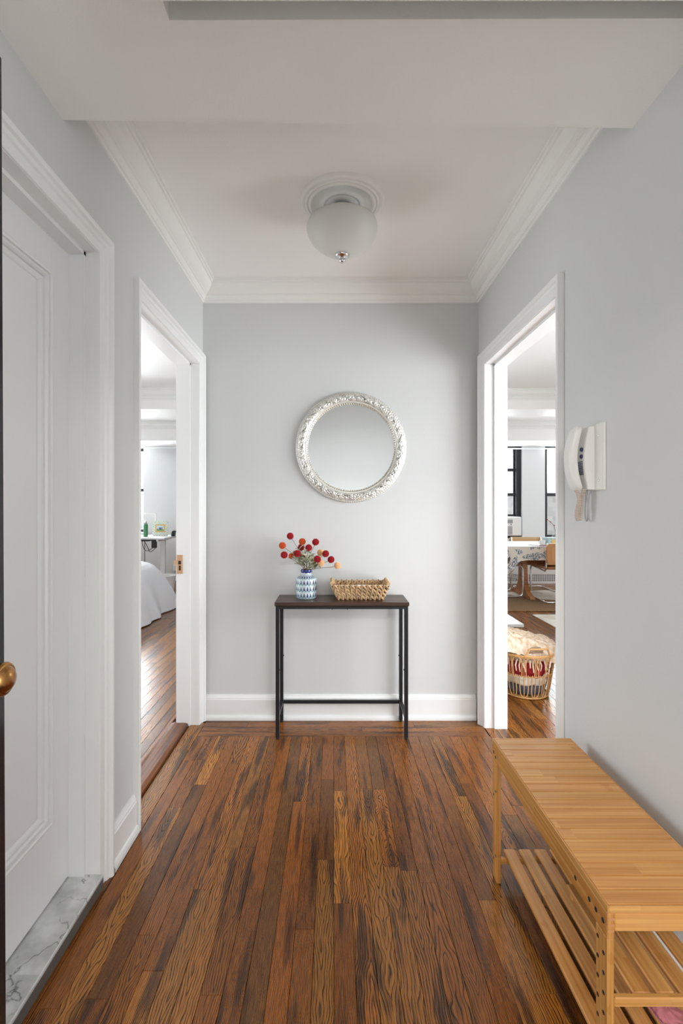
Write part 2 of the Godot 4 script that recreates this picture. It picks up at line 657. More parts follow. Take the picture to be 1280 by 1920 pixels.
func camera_and_light() -> void:
	var cam := Camera3D.new()
	cam.name = "camera"
	add_child(cam)
	var near := 0.05
	cam.set_frustum(1920.0 / 910.0 * near, Vector2(15.0, -10.0) / 910.0 * near, near, 100.0)
	cam.position = Vector3(0, 1.25, 0)
	cam.current = true
	var env := Environment.new()
	env.background_mode = Environment.BG_SKY
	var sky := Sky.new()
	var sm := ProceduralSkyMaterial.new()
	sm.sky_top_color = Color(0.96, 0.975, 1.0)
	sm.sky_horizon_color = Color(0.97, 0.98, 1.0)
	sm.ground_horizon_color = Color(0.90, 0.90, 0.90)
	sm.ground_bottom_color = Color(0.55, 0.54, 0.52)
	sm.sky_energy_multiplier = 0.82
	sm.ground_energy_multiplier = 0.8
	sky.sky_material = sm
	env.sky = sky
	env.ambient_light_source = Environment.AMBIENT_SOURCE_SKY
	env.tonemap_mode = Environment.TONE_MAPPER_LINEAR
	env.tonemap_exposure = 1.93
	env.sdfgi_enabled = true
	env.ssao_enabled = true
	env.ssil_enabled = true
	var we := WorldEnvironment.new()
	we.name = "environment"
	we.environment = env
	add_child(we)
	var day := Color(0.955, 0.98, 1.0)
	# daylight panels at seen and unseen windows: x, y, d of the middle, size, way it faces (x, d), energy
	daylight_panel_light(P(-3.65, 1.52, 8.37), Vector2(0.88, 1.36), 180, 7.5, day)      # bedroom, far wall
	daylight_panel_light(P(-2.86, 1.06, 2.9), Vector2(1.8, 1.7), -90, 2.8, day)         # unseen bedroom window by the doorway, placed to light the hall
	daylight_panel_light(P(2.68, 1.62, 8.42), Vector2(0.96, 1.2), 180, 2.6, day)        # living room, far wall
	daylight_panel_light(P(4.08, 1.90, 8.42), Vector2(0.96, 0.66), 180, 2.6, day)
	daylight_panel_light(P(5.70, 1.55, 6.4), Vector2(1.6, 1.4), 90, 2.2, day)           # unseen side window, placed to light the living room
	daylight_panel_light(P(2.95, 1.10, 1.35), Vector2(1.9, 1.8), 90, 7.6, day)           # unseen living-room window by the doorway, placed to light the hall
	daylight_panel_light(P(-2.16, 1.12, -1.7), Vector2(2.2, 1.6), -90, 4.5, day)        # unseen foyer windows behind the camera, placed to light the hall
	daylight_panel_light(P(2.16, 1.12, -1.7), Vector2(2.2, 1.6), 90, 4.5, day)
	var lamp := AreaLight3D.new()                                               # unseen ceiling lamp behind the camera, placed to light the hall
	lamp.name = "unseen_foyer_lamp_light"
	add_child(lamp)
	lamp.area_size = Vector2(1.5, 0.5)
	lamp.light_energy = 3.3
	lamp.light_color = Color(1.0, 0.97, 0.94)
	lamp.position = P(0.0, 2.50, -1.5)
	lamp.rotation_degrees = Vector3(-90, 0, 0)
	lamp.shadow_enabled = true

func daylight_panel_light(at: Vector3, size: Vector2, turn: float, energy: float, c: Color) -> void:
	var l := AreaLight3D.new()
	l.name = numbered("daylight_panel")
	add_child(l)
	l.area_size = size
	l.light_energy = energy
	l.light_color = c
	l.position = at
	l.rotation_degrees = Vector3(0, turn, 0)
	l.shadow_enabled = true
	l.set("area_range", 20.0)

# ---------------------------------------------------------------- floors
func plank_mesh(len: float, w: float, along_x: bool) -> MB:
	var mb := MB.new()
	var lane := rng.randi_range(0, 15)
	var flip := rng.randf() < 0.5
	var v0 := rng.randf_range(0.0, maxf(0.0, 1.0 - len / 1.8))
	var t := rng.randf_range(0.50, 0.79)
	mb.col = Color(t, t * rng.randf_range(0.95, 1.0), t * rng.randf_range(0.84, 0.96))
	var b := 0.0011
	var uv := func(p: Vector3) -> Vector2:
		var a: float = p.x / w
		if flip:
			a = 1.0 - a
		return Vector2((lane + 0.02 + 0.96 * a) / 16.0, v0 + p.z / 1.8)
	# local: x across 0..w, z along 0..len, top at y = 0
	var o := [Vector3(0, -b, 0), Vector3(w, -b, 0), Vector3(w, -b, len), Vector3(0, -b, len)]
	var i := [Vector3(b, 0, b * 0.5), Vector3(w - b, 0, b * 0.5), Vector3(w - b, 0, len - b * 0.5), Vector3(b, 0, len - b * 0.5)]
	var d := [Vector3(0, -0.012, 0), Vector3(w, -0.012, 0), Vector3(w, -0.012, len), Vector3(0, -0.012, len)]
	mb.quad(i[0], i[3], i[2], i[1], uv.call(i[0]), uv.call(i[3]), uv.call(i[2]), uv.call(i[1]))
	for k in 4:
		var j := (k + 1) % 4
		mb.quad(o[k], i[k], i[j], o[j], uv.call(o[k]), uv.call(i[k]), uv.call(i[j]), uv.call(o[j]))
		mb.quad(d[k], o[k], o[j], d[j], uv.call(o[k]), uv.call(o[k]), uv.call(o[j]), uv.call(o[j]))
	return mb

func lay(parent: Node, x: float, d_near: float, len: float, w: float, along_x := false) -> void:
	var o := part(plank_mesh(len, w, along_x), "plank", M.oak, parent)
	if along_x:
		o.rotation.y = PI / 2                        # local z runs along +x, local x along -z
		o.position = P(x, 0, d_near)
	else:
		o.position = P(x, 0, d_near + len)

func field(parent: Node, x0: float, x1: float, d0: float, d1: float, w: float, gap := 0.0008) -> void:
	var x := x0
	while x < x1 - 0.004:
		var ww := minf(w, x1 - x)
		var d := d0
		var first := true
		while d < d1 - 0.002:
			var len := rng.randf_range(0.35, 1.5)
			if first:
				len *= rng.randf_range(0.3, 1.0)
				first = false
			if d1 - d - len < 0.22:
				len = minf(d1 - d, 1.78)
			lay(parent, x, d, len - gap * 0.6, ww - gap)
			d += len
		x += w

func floors() -> void:
	rng.seed = 2024
	var mb := MB.new()
	bx(mb, HALL_L - 0.05, HALL_R, -0.12, -0.011, -0.2, BACK)
	bx(mb, HALL_R, LIV, -0.12, -0.011, 1.8, 2.8)
	bx(mb, -0.84, HALL_L - 0.05, -0.12, -0.011, 1.9, 2.82)
	var f := solo(mb, "floor", M.subfloor, "glossy dark-stained oak strip floor of the entrance hall", "floor", "", "structure")
	field(f, -0.742, HALL_R, 0.75, 2.642, 0.0572)
	field(f, HALL_L, -0.743, 0.75, 1.92, 0.0572)
	field(f, HALL_R, LIV, 1.83, 2.79, 0.0605)
	lay(f, -0.822, 1.921, 0.885, 0.0785)
	# border across the end of the hall
	for k in 4:
		var dd := 2.6425 + 0.0572 * k
		var x := -0.741
		var ends := [[0.42, 1.59], [0.9, 1.59], [0.25, 1.2, 1.59], [0.7, 1.59]][k] as Array
		for e in ends:
			var xe: float = -0.741 + e
			lay(f, x, dd, xe - x - 0.0006, 0.0564 if k < 3 else 0.044, true)
			x = xe
	mb = MB.new()
	bx(mb, -4.5, -0.93, -0.12, -0.011, 1.6, FAR)
	var fb := solo(mb, "floor", M.subfloor, "stained oak strip floor of the bedroom beside the bed", "floor", "", "structure")
	field(fb, -2.10, -0.9345, 1.755, 5.4, 0.0572)
	field_rest(fb, [[-4.4, -2.10, 1.75, 8.2], [-2.10, -0.93, 5.4, 8.2]])
	mb = MB.new()
	bx(mb, LIV, 5.9, -0.12, -0.011, 0.2, FAR)
	var fl := solo(mb, "floor", M.subfloor, "stained oak strip floor of the living room", "floor", "", "structure")
	field(fl, LIV + 0.001, 2.29, 2.0, 5.5, 0.0572)
	field_rest(fl, [[2.29, 5.8, 0.25, 8.2], [LIV + 0.001, 2.29, 5.5, 8.2], [LIV + 0.001, 2.29, 0.25, 2.0]])

# the boards that are too small in the photograph to pick apart, joined
func field_rest(parent: Node, areas: Array) -> void:
	var all := MB.new()
	for a in areas:
		var x: float = a[0]
		while x < a[1] - 0.004:
			var d: float = a[2]
			while d < a[3] - 0.002:
				var len := rng.randf_range(0.4, 1.5)
				if a[3] - d - len < 0.22:
					len = minf(a[3] - d, 1.78)
				var m := plank_mesh(len - 0.001, minf(0.0564, a[1] - x), false)
				var o := P(x, 0, d + len)
				for k in m.v.size():
					all.v.append(m.v[k] + o)
				all.n.append_array(m.n)
				all.u.append_array(m.u)
				all.c.append_array(m.c)
				d += len
			x += 0.0572
	part(all, "plank_field", M.oak, parent).set_meta("kind", "stuff")

# ---------------------------------------------------------------- shell
func shell() -> void:
	# hall walls
	var mb := MB.new()
	bx(mb, BED, HALL_L, -0.12, 2.7, -0.2, 0.55)
	bx(mb, BED, HALL_L, 2.087, 2.7, 0.55, 1.594)
	bx(mb, BED, HALL_L, -0.12, 2.7, 1.594, 1.924)
	bx(mb, BED, HALL_L, 2.075, 2.7, 1.924, 2.781)
	bx(mb, BED, HALL_L, -0.12, 2.7, 2.781, BACK)
	solo(mb, "wall_left", M.wall, "pale grey hall wall with the closet door and the bedroom doorway", "wall", "", "structure")
	mb = MB.new()
	bx(mb, HALL_R, LIV, -0.12, 2.7, -0.2, 1.859)
	bx(mb, HALL_R, LIV, 2.06, 2.7, 1.859, 2.743)
	bx(mb, HALL_R, LIV, -0.12, 2.7, 2.743, BACK)
	solo(mb, "wall_right", M.wall, "pale grey hall wall carrying the intercom beside the living-room doorway", "wall", "", "structure")
	mb = MB.new()
	bx(mb, BED, LIV, -0.12, 2.7, BACK, 3.0)
	solo(mb, "wall_back", M.wall, "pale grey end wall of the hall behind the console table and round mirror", "wall", "", "structure")
	mb = MB.new()
	bx(mb, -2.4, HALL_L, -0.12, 2.7, -0.2, -0.06)
	bx(mb, HALL_R, 2.4, -0.12, 2.7, -0.2, -0.06)
	bx(mb, HALL_L, HALL_R, 2.14, 2.7, -0.2, -0.06)  # unseen header, placed to shade the ceiling recess
	solo(mb, "unseen_wall_front", M.wall, "unseen pale grey wall behind the camera, its header shading the ceiling recess", "wall", "", "structure")
	# unseen foyer behind the camera, its two side windows placed to light the hall
	mb = MB.new()
	bx(mb, -2.4, 2.4, -0.12, 2.7, -3.6, -3.4)
	for s in [[-2.4, -2.2], [2.2, 2.4]]:
		bx(mb, s[0], s[1], -0.12, 0.30, -3.4, -0.2)
		bx(mb, s[0], s[1], 1.95, 2.7, -3.4, -0.2)
		bx(mb, s[0], s[1], 0.30, 1.95, -3.4, -2.85)
		bx(mb, s[0], s[1], 0.30, 1.95, -0.55, -0.2)
	solo(mb, "wall_unseen_foyer", M.unseen_foyer_wall, "plain pale grey walls of the unseen foyer behind the camera", "wall", "", "structure")
	mb = MB.new()
	bx(mb, -2.4, 2.4, CEIL, 2.75, -3.6, -0.2)
	solo(mb, "ceiling", M.ceiling, "white ceiling of the unseen foyer behind the camera", "ceiling", "", "structure")
	mb = MB.new()
	bx(mb, -2.4, 2.4, -0.12, 0.0, -3.6, -0.2)
	solo(mb, "floor", M.unseen_foyer_floor, "pale tiled floor of the unseen foyer, bouncing light up into the hall", "floor", "", "structure")
	# outer walls of the two rooms
	mb = MB.new()
	bx(mb, -4.6, BED, -0.12, 2.7, 1.62, 1.75)
	bx(mb, -1.05, BED - 0.001, -0.12, 2.7, 0.3, 1.62)          # unseen closet back, blocks sky light behind the door
	solo(mb, "wall_closet", M.wall, "unseen pale walls closing the closet off from sky light and the bedroom", "wall", "", "structure")
	mb = MB.new()
	bx(mb, BED, BED + 0.15, -0.12, 2.7, 3.0, FAR)
	solo(mb, "wall_bedroom_inner", M.wall, "pale inner side wall of the bedroom beyond the doorway", "wall", "", "structure")
	mb = MB.new()
	bx(mb, -4.6, -4.4, -0.12, 2.7, 4.2, FAR)
	solo(mb, "wall_bedroom_outer", M.wall, "pale outer side wall of the bedroom beside the bed", "wall", "", "structure")
	mb = MB.new()
	bx(mb, -4.6, -2.9, -0.12, 2.7, 4.02, 4.16)
	bx(mb, -3.1, -2.9, -0.12, 0.20, 1.75, 4.05)  # unseen wall, set close so its window lights the hall
	bx(mb, -3.1, -2.9, 1.95, 2.7, 1.75, 4.05)
	bx(mb, -3.1, -2.9, 0.20, 1.95, 1.75, 2.0)
	bx(mb, -3.1, -2.9, 0.20, 1.95, 3.8, 4.05)
	solo(mb, "wall_bedroom_unseen", M.wall, "unseen pale bedroom side wall, its tall window placed to light the hall", "wall", "", "structure")
	mb = MB.new()
	bx(mb, LIV - 0.15, LIV, -0.12, 2.7, 3.0, FAR)
	solo(mb, "wall_living_room_inner", M.wall, "pale inner side wall of the living room beyond the doorway", "wall", "", "structure")
	mb = MB.new()
	bx(mb, LIV, 6.0, -0.12, 2.7, 0.0, 0.2)
	solo(mb, "wall_living_room_near", M.wall, "pale near end wall of the living room", "wall", "", "structure")
	mb = MB.new()
	bx(mb, 5.8, 6.0, -0.12, 0.75, 3.6, FAR)
	bx(mb, 5.8, 6.0, 2.35, 2.7, 3.6, FAR)
	for s in [[3.6, 5.55], [7.25, FAR]]:
		bx(mb, 5.8, 6.0, 0.75, 2.35, s[0], s[1])
	bx(mb, 3.0, 6.0, -0.12, 2.7, 3.6, 3.75)
	solo(mb, "wall_living_room_outer", M.wall, "pale outer side wall of the living room beside the dining table", "wall", "", "structure")
	mb = MB.new()
	bx(mb, 3.0, 3.2, -0.12, 0.15, 0.2, 3.6)  # wall out of view, brought near the doorway so its window lights the hall
	bx(mb, 3.0, 3.2, 2.05, 2.7, 0.2, 3.6)
	bx(mb, 3.0, 3.2, 0.15, 2.05, 0.2, 0.35)
	bx(mb, 3.0, 3.2, 0.15, 2.05, 2.35, 3.6)
	solo(mb, "wall_living_room_unseen", M.wall, "unseen pale living-room side wall, its tall window placed to light the hall", "wall", "", "structure")
	mb = MB.new()
	bx(mb, 1.66, 1.78, -0.01, 1.05, 2.78, 3.55)  # added out of view to keep window light off the basket
	solo(mb, "added_low_wall", M.wall, "unseen low pale wall added to shade the rattan basket", "wall", "", "structure")
	mb = MB.new()
	var cuts := [[-4.1, -3.208, 0.82, 2.24], [2.18, 3.185, 0.72, 2.30], [3.572, 4.58, 0.72, 2.30]]
	var x := -4.6
	for c in cuts:
		bx(mb, x, c[0], -0.12, 2.7, FAR, 8.45)
		bx(mb, c[0], c[1], -0.12, c[2], FAR, 8.45)
		bx(mb, c[0], c[1], c[3], 2.7, FAR, 8.45)
		x = c[1]
	bx(mb, x, 6.0, -0.12, 2.7, FAR, 8.45)
	solo(mb, "wall_window", M.wall, "pale blue-grey far wall with the windows and the pier between them", "wall", "", "structure")
	# ceilings
	mb = MB.new()
	bx(mb, -0.80, 0.88, CEIL, 2.75, -0.2, BACK + 0.02)
	solo(mb, "ceiling", M.ceiling, "flat off-white plaster ceiling of the hall round the lamp", "ceiling", "", "structure")
	mb = MB.new()
	bx(mb, -4.6, -0.80, CEIL, 2.75, 0.2, 8.45)
	solo(mb, "ceiling", M.ceiling, "white ceiling of the bedroom above the desk", "ceiling", "", "structure")
	mb = MB.new()
	bx(mb, 0.88, 6.0, CEIL, 2.75, 0.0, 8.45)
	bx(mb, BED - 0.02, LIV + 0.02, CEIL, 2.75, 2.9, 8.45)
	solo(mb, "ceiling", M.ceiling, "white ceiling of the living room above the dining table", "ceiling", "", "structure")
	# dropped beam over the entrance, an L in plan, and the beams of the two rooms
	mb = MB.new()
	var y0 := 2.351
	var y1 := 2.333
	var yat := func(xx: float) -> float: return lerpf(y0, y1, (xx - HALL_L) / (HALL_R - HALL_L))
	var outline := [[HALL_L, 0.02], [-0.37, 0.02], [-0.37, 1.094], [HALL_R, 1.076], [HALL_R, 1.389], [HALL_L, 1.382]]
	var poly := PackedVector2Array()
	for q in outline:
		poly.append(Vector2(q[0], -q[1]))
	var idx := Geometry2D.triangulate_polygon(poly)
	for k in range(0, idx.size(), 3):
		var pts := []
		for e in 3:
			var q = outline[idx[k + e]]
			pts.append(P(q[0], yat.call(q[0]), q[1]))
		if (pts[1] - pts[0]).cross(pts[2] - pts[0]).y > 0:
			pts.reverse()
		mb.tri(pts[0], pts[1], pts[2])
	for k in outline.size():
		var a = outline[k]
		var b = outline[(k + 1) % outline.size()]
		mb.quad(P(a[0], yat.call(a[0]), a[1]), P(b[0], yat.call(b[0]), b[1]), P(b[0], 2.6, b[1]), P(a[0], 2.6, a[1]))
	solo(mb, "ceiling_beam", M.ceiling, "wide dropped plaster beam across the hall above the entrance", "beam", "", "structure")
	mb = MB.new()
	bx(mb, -0.37, HALL_R, 2.235, 2.6, -0.06, 0.945)  # unseen block, placed to keep light from behind off the beam face
	solo(mb, "ceiling_beam", M.ceiling, "unseen dropped block over the camera, placed to shade the beam face", "beam", "", "structure")
	for s in [[-4.4, BED, 5.45, 5.85, 2.345, "plain white plaster beam crossing the bedroom ceiling"], [LIV, 5.8, 5.45, 5.85, 2.345, "plain white plaster beam crossing the living-room ceiling"], [-4.4, BED, 3.05, 3.33, 2.345, "plaster beam crossing the bedroom just inside its doorway"], [-4.4, BED, 7.5, FAR, 2.27, "dropped white pelmet along the bedroom window wall"], [LIV, 5.8, 7.5, FAR, 2.27, "dropped white pelmet above the two living-room windows"], [LIV, 1.45, 0.2, 3.0, 2.345, "boxed white beam along the wall above the living-room doorway"]]:
		mb = MB.new()
		bx(mb, s[0], s[1], s[4], CEIL, s[2], s[3])
		solo(mb, "ceiling_beam", M.ceiling, s[5], "beam", "", "structure")

func crown_profile() -> Array:
	# (out from the wall, down from the ceiling)
	return [Vector2(0.088, 0.0), Vector2(0.088, 0.010), Vector2(0.080, 0.012), Vector2(0.078, 0.022), Vector2(0.070, 0.024), Vector2(0.066, 0.034), Vector2(0.058, 0.048), Vector2(0.046, 0.060), Vector2(0.036, 0.066), Vector2(0.032, 0.068), Vector2(0.032, 0.074), Vector2(0.024, 0.077), Vector2(0.021, 0.088), Vector2(0.016, 0.096), Vector2(0.016, 0.101), Vector2(0.009, 0.103), Vector2(0.007, 0.112), Vector2(0.0, 0.113)]

func base_profile() -> Array:
	# (out, up)
	return [Vector2(0.0, 0.145), Vector2(0.006, 0.145), Vector2(0.009, 0.136), Vector2(0.013, 0.128), Vector2(0.013, 0.122), Vector2(0.016, 0.119), Vector2(0.016, 0.030), Vector2(0.022, 0.026), Vector2(0.026, 0.014), Vector2(0.026, 0.0)]

func trims() -> void:
	var cp := crown_profile()
	var a := []
	var b := []
	# crown moulding: left, back, right with mitred corners
	var mb := MB.new()
	for q in cp:
		a.append(P(HALL_L + q.x, CEIL - q.y, 1.36))
		b.append(P(HALL_L + q.x, CEIL - q.y, BACK - q.x))
	mb.strip(a, b, Vector3(1, -1, 0))
	solo(mb, "trim_1", M.plaster, "white stepped crown moulding along the left hall wall", "crown moulding", "", "structure")
	mb = MB.new(); a = []; b = []
	for q in cp:
		a.append(P(HALL_L + q.x, CEIL - q.y, BACK - q.x))
		b.append(P(HALL_R - q.x, CEIL - q.y, BACK - q.x))
	mb.strip(a, b, Vector3(0, -1, 1))
	solo(mb, "trim_2", M.plaster, "white stepped crown moulding across the end wall above the mirror", "crown moulding", "", "structure")
	mb = MB.new(); a = []; b = []
	for q in cp:
		a.append(P(HALL_R - q.x, CEIL - q.y, 1.36))
		b.append(P(HALL_R - q.x, CEIL - q.y, BACK - q.x))
	mb.strip(a, b, Vector3(-1, -1, 0))
	solo(mb, "trim_3", M.plaster, "white stepped crown moulding along the right hall wall", "crown moulding", "", "structure")
	for s in [[-4.4, BED, 5.45, CEIL, "beige-white crown moulding on the bedroom beam", 4], [LIV, 5.8, 5.45, CEIL, "beige-white crown moulding on the living-room beam", 5], [-4.4, BED, 7.5, CEIL, "white crown moulding on the bedroom pelmet", 6], [LIV, 5.8, 7.5, CEIL, "white crown moulding on the living-room pelmet", 7], [-4.4, BED, 3.05, CEIL, "crown moulding on the beam just inside the bedroom", 8]]:
		mb = MB.new(); a = []; b = []
		for q in cp:
			a.append(P(s[0], s[3] - q.y, s[2] - q.x))
			b.append(P(s[1], s[3] - q.y, s[2] - q.x))
		mb.strip(a, b, Vector3(0, -1, 1))
		solo(mb, "trim_%d" % s[5], M.plaster, s[4], "crown moulding", "", "structure")
	# baseboards
	var bp := base_profile()
	mb = MB.new(); a = []; b = []
	for q in bp:
		a.append(P(HALL_L + 0.02, q.y, BACK - q.x))
		b.append(P(HALL_R - 0.02, q.y, BACK - q.x))
	mb.strip(a, b, Vector3(0, 1, 1))
	solo(mb, "baseboard_back", M.trim, "tall white moulded baseboard behind the console table legs", "baseboard", "", "structure")
	mb = MB.new(); a = []; b = []
	for q in bp:
		a.append(P(HALL_L + q.x, q.y, 1.655))
		b.append(P(HALL_L + q.x, q.y, 1.864))
	mb.strip(a, b, Vector3(1, 1, 0))
	solo(mb, "baseboard_left", M.trim, "short white baseboard between the closet and bedroom doorways", "baseboard", "", "structure")
	mb = MB.new(); a = []; b = []
	for q in bp:
		a.append(P(HALL_R - q.x, q.y, -0.05))
		b.append(P(HALL_R - q.x, q.y, 1.786))
	mb.strip(a, b, Vector3(-1, 1, 0))
	solo(mb, "baseboard_right", M.trim, "white baseboard on the right wall behind the bench", "baseboard", "", "structure")
	# door casings: wall face, out direction, opening d0..d1 and top, depth of jamb
	casing("trim_9", HALL_L, 1.0, 0.56, 1.594, 2.087, 0.042, 0.095, "white moulded casing and stepped jamb round the closed closet door")
	casing("trim_10", HALL_L, 1.0, 1.924, 2.781, 2.075, 0.048, 0.127, "white moulded casing and jamb of the bedroom doorway on the left")
	casing("trim_11", HALL_R, -1.0, 1.859, 2.743, 2.06, 0.050, 0.123, "white moulded casing and jamb of the living-room doorway on the right")

func casing(called: String, xw: float, s: float, d0: float, d1: float, h: float, stop: float, deep: float, label: String) -> void:
	var t := thing(called, label, "door casing", Vector3.ZERO, "", "structure")
	# profile: u away from the opening, out of the wall
	var pr := [Vector2(-0.002, -0.004), Vector2(-0.002, 0.003), Vector2(0.0, 0.005), Vector2(0.022, 0.008), Vector2(0.024, 0.0065), Vector2(0.028, 0.0125), Vector2(0.034, 0.0145), Vector2(0.037, 0.0155), Vector2(0.039, 0.0140), Vector2(0.043, 0.0225), Vector2(0.047, 0.026), Vector2(0.055, 0.026), Vector2(0.058, 0.023), Vector2(0.058, -0.001)]
	var y0 := 0.0
	var runs := [[], [], [], []]
	for q in pr:
		var xx: float = xw + s * q.y
		runs[0].append(P(xx, y0, d0 - q.x))
		runs[1].append(P(xx, h + q.x, d0 - q.x))
		runs[2].append(P(xx, h + q.x, d1 + q.x))
		runs[3].append(P(xx, y0, d1 + q.x))
	for k in 3:
		var mb := MB.new()
		mb.strip(runs[k], runs[k + 1], Vector3(s, 0, 0))
		part(mb, "head_casing" if k == 1 else "side_casing", M.trim, t)
	# jamb boards line the opening; the stop is the raised strip at one side
	var th := 0.016
	var xa := xw - s * deep
	for k in 3:
		var mb := MB.new()
		var lo := minf(xw - s * 0.001, xa)
		var hi := maxf(xw - s * 0.001, xa)
		if k == 1:
			bx(mb, lo, hi, h - 0.004, h + th, d0, d1)
		elif k == 0:
			bx(mb, lo, hi, y0, h + 0.010, d0 - th, d0 + 0.003)
		else:
			bx(mb, lo, hi, y0, h + 0.010, d1 - 0.003, d1 + th)
		part(mb, "jamb", M.trim, t)
	for k in 3:
		var mb := MB.new()
		var x1 := xw - s * stop
		var lo := minf(x1, xa)
		var hi := maxf(x1, xa)
		if k == 1:
			bx(mb, lo, hi, h - 0.016, h - 0.003, d0, d1)
		elif k == 0:
			bx(mb, lo, hi, y0, h - 0.004, d0, d0 + 0.014)
		else:
			bx(mb, lo, hi, y0, h - 0.004, d1 - 0.014, d1)
		part(mb, "door_stop", M.trim, t)

func windows() -> void:
	# x0 x1 y0 y1, bars, lining width
	for w in [[-4.1, -3.18, 0.82, 2.24, [1.53], 0.025, "double-hung bedroom window behind the desk, only a sliver in view"], [2.18, 3.185, 0.72, 2.30, [1.875, 1.455, 1.095], 0.085, "black-framed living-room window holding the air conditioner"], [3.572, 4.58, 0.72, 2.30, [1.455], 0.05, "black-framed living-room window right of the pale pier"]]:
		var t := thing("window_%d" % (used.get("win", 0) + 1), w[6], "window", Vector3.ZERO, "", "structure")
		used["win"] = used.get("win", 0) + 1
		var mb := MB.new()
		var f: float = w[5]
		bx(mb, w[0], w[0] + f, w[2], w[3], 8.24, 8.34, 0.004)
		bx(mb, w[1] - f, w[1], w[2], w[3], 8.24, 8.34, 0.004)
		bx(mb, w[0] + f, w[1] - f, w[2], w[2] + 0.05, 8.24, 8.34, 0.004)
		bx(mb, w[0] + f, w[1] - f, w[3] - 0.055, w[3], 8.24, 8.34, 0.004)
		part(mb, "window_frame", M.window_frame, t)
		mb = MB.new()
		bx(mb, w[1] - f - 0.03, w[1] - f, w[2] + 0.05, w[3] - 0.055, 8.295, 8.323, 0.004)
		bx(mb, w[0] + f, w[0] + f + 0.03, w[2] + 0.05, w[3] - 0.055, 8.295, 8.323, 0.004)
		part(mb, "sash_stile", M.window_frame, t)
		for y in w[4]:
			mb = MB.new()
			bx(mb, w[0] + f, w[1] - f, y - 0.025, y + 0.025, 8.27, 8.32, 0.004)
			part(mb, "sash_bar", M.window_frame, t)
		mb = MB.new()
		bx(mb, w[0] + f, w[1] - f, w[2] + 0.05, w[3] - 0.05, 8.325, 8.329)
		part(mb, "pane", M.glass, t)
		mb = MB.new()
		bx(mb, w[0] - 0.05, w[1] + 0.05, w[2] - 0.04, w[2], 8.12, 8.25, 0.006)
		part(mb, "window_sill", M.trim, t)
	for w in [[-2.9, 2.0, 3.8, 0.20, 1.95, "unseen bedroom side window placed to light the hall through the doorway"], [3.0, 0.35, 2.35, 0.15, 2.05, "unseen living-room side window placed to light the hall through the doorway"], [5.8, 5.55, 7.25, 0.75, 2.35, "unseen side window placed to light the living room from beside the table"]]:  # side windows out of view, placed to light the hall and living room
		var t := thing("window_%d" % (used["win"] + 1), w[5], "window", Vector3.ZERO, "", "structure")
		used["win"] += 1
		var xo: float = w[0] + (0.06 if w[0] > 0 else -0.10)
		var mb := MB.new()
		bx(mb, xo, xo + 0.04, w[3], w[4], w[1], w[1] + 0.05)
		bx(mb, xo, xo + 0.04, w[3], w[4], w[2] - 0.05, w[2])
		bx(mb, xo, xo + 0.04, w[3], w[3] + 0.05, w[1] + 0.05, w[2] - 0.05)
		bx(mb, xo, xo + 0.04, w[4] - 0.05, w[4], w[1] + 0.05, w[2] - 0.05)
		part(mb, "window_frame", M.window_frame, t)
		mb = MB.new()
		bx(mb, xo + 0.018, xo + 0.022, w[3] + 0.05, w[4] - 0.05, w[1] + 0.05, w[2] - 0.05)
		part(mb, "pane", M.glass, t)
	for w in [[-2.4, "unseen foyer window on the left, placed to light the hall"], [2.2, "unseen foyer window on the right, placed to light the hall"]]:  # unseen pair behind the camera, placed to light the hall
		var t := thing("window_%d" % (used["win"] + 1), w[1], "window", Vector3.ZERO, "", "structure")
		used["win"] += 1
		var xo: float = w[0] + 0.08
		var mb := MB.new()
		bx(mb, xo, xo + 0.04, 0.30, 1.95, -2.85, -2.80)
		bx(mb, xo, xo + 0.04, 0.30, 1.95, -0.60, -0.55)
		bx(mb, xo, xo + 0.04, 0.30, 0.35, -2.80, -0.60)
		bx(mb, xo, xo + 0.04, 1.90, 1.95, -2.80, -0.60)
		part(mb, "window_frame", M.window_frame, t)
		mb = MB.new()
		bx(mb, xo + 0.018, xo + 0.022, 0.35, 1.90, -2.80, -0.60)
		part(mb, "pane", M.glass, t)
	# white curtain rails under the pelmets
	for s in [[-4.3, -1.06, 2.215, "slim white curtain rail above the bedroom desk"], [1.14, 5.7, 2.200, "slim white curtain rail in front of the two living-room windows"]]:
		var mb := MB.new()
		bx(mb, s[0], s[1], s[2], s[2] + 0.022, 8.03, 8.05, 0.003)
		var t := thing("curtain_rail", s[3], "curtain rail")
		part(mb, "rail", M.white_matte, t)
		for k in 4:
			mb = MB.new()
			var xx: float = lerpf(s[0], s[1], [0.05, 0.28, 0.74, 0.95][k])
			bx(mb, xx - 0.02, xx + 0.02, s[2] - 0.01, 2.268, 8.04, 8.07, 0.004)
			bx(mb, xx - 0.02, xx + 0.02, s[2] - 0.01, s[2] + 0.03, 8.05, FAR - 0.002, 0.004)
			part(mb, "bracket", M.white_matte, t)
	var mb2 := MB.new()
	bx(mb2, 5.3, 9, -6, 1.62, 13.0, 16.0)
	solo(mb2, "neighbouring_building", M.facade, "pale brick neighbouring building seen through the right-hand window", "building")

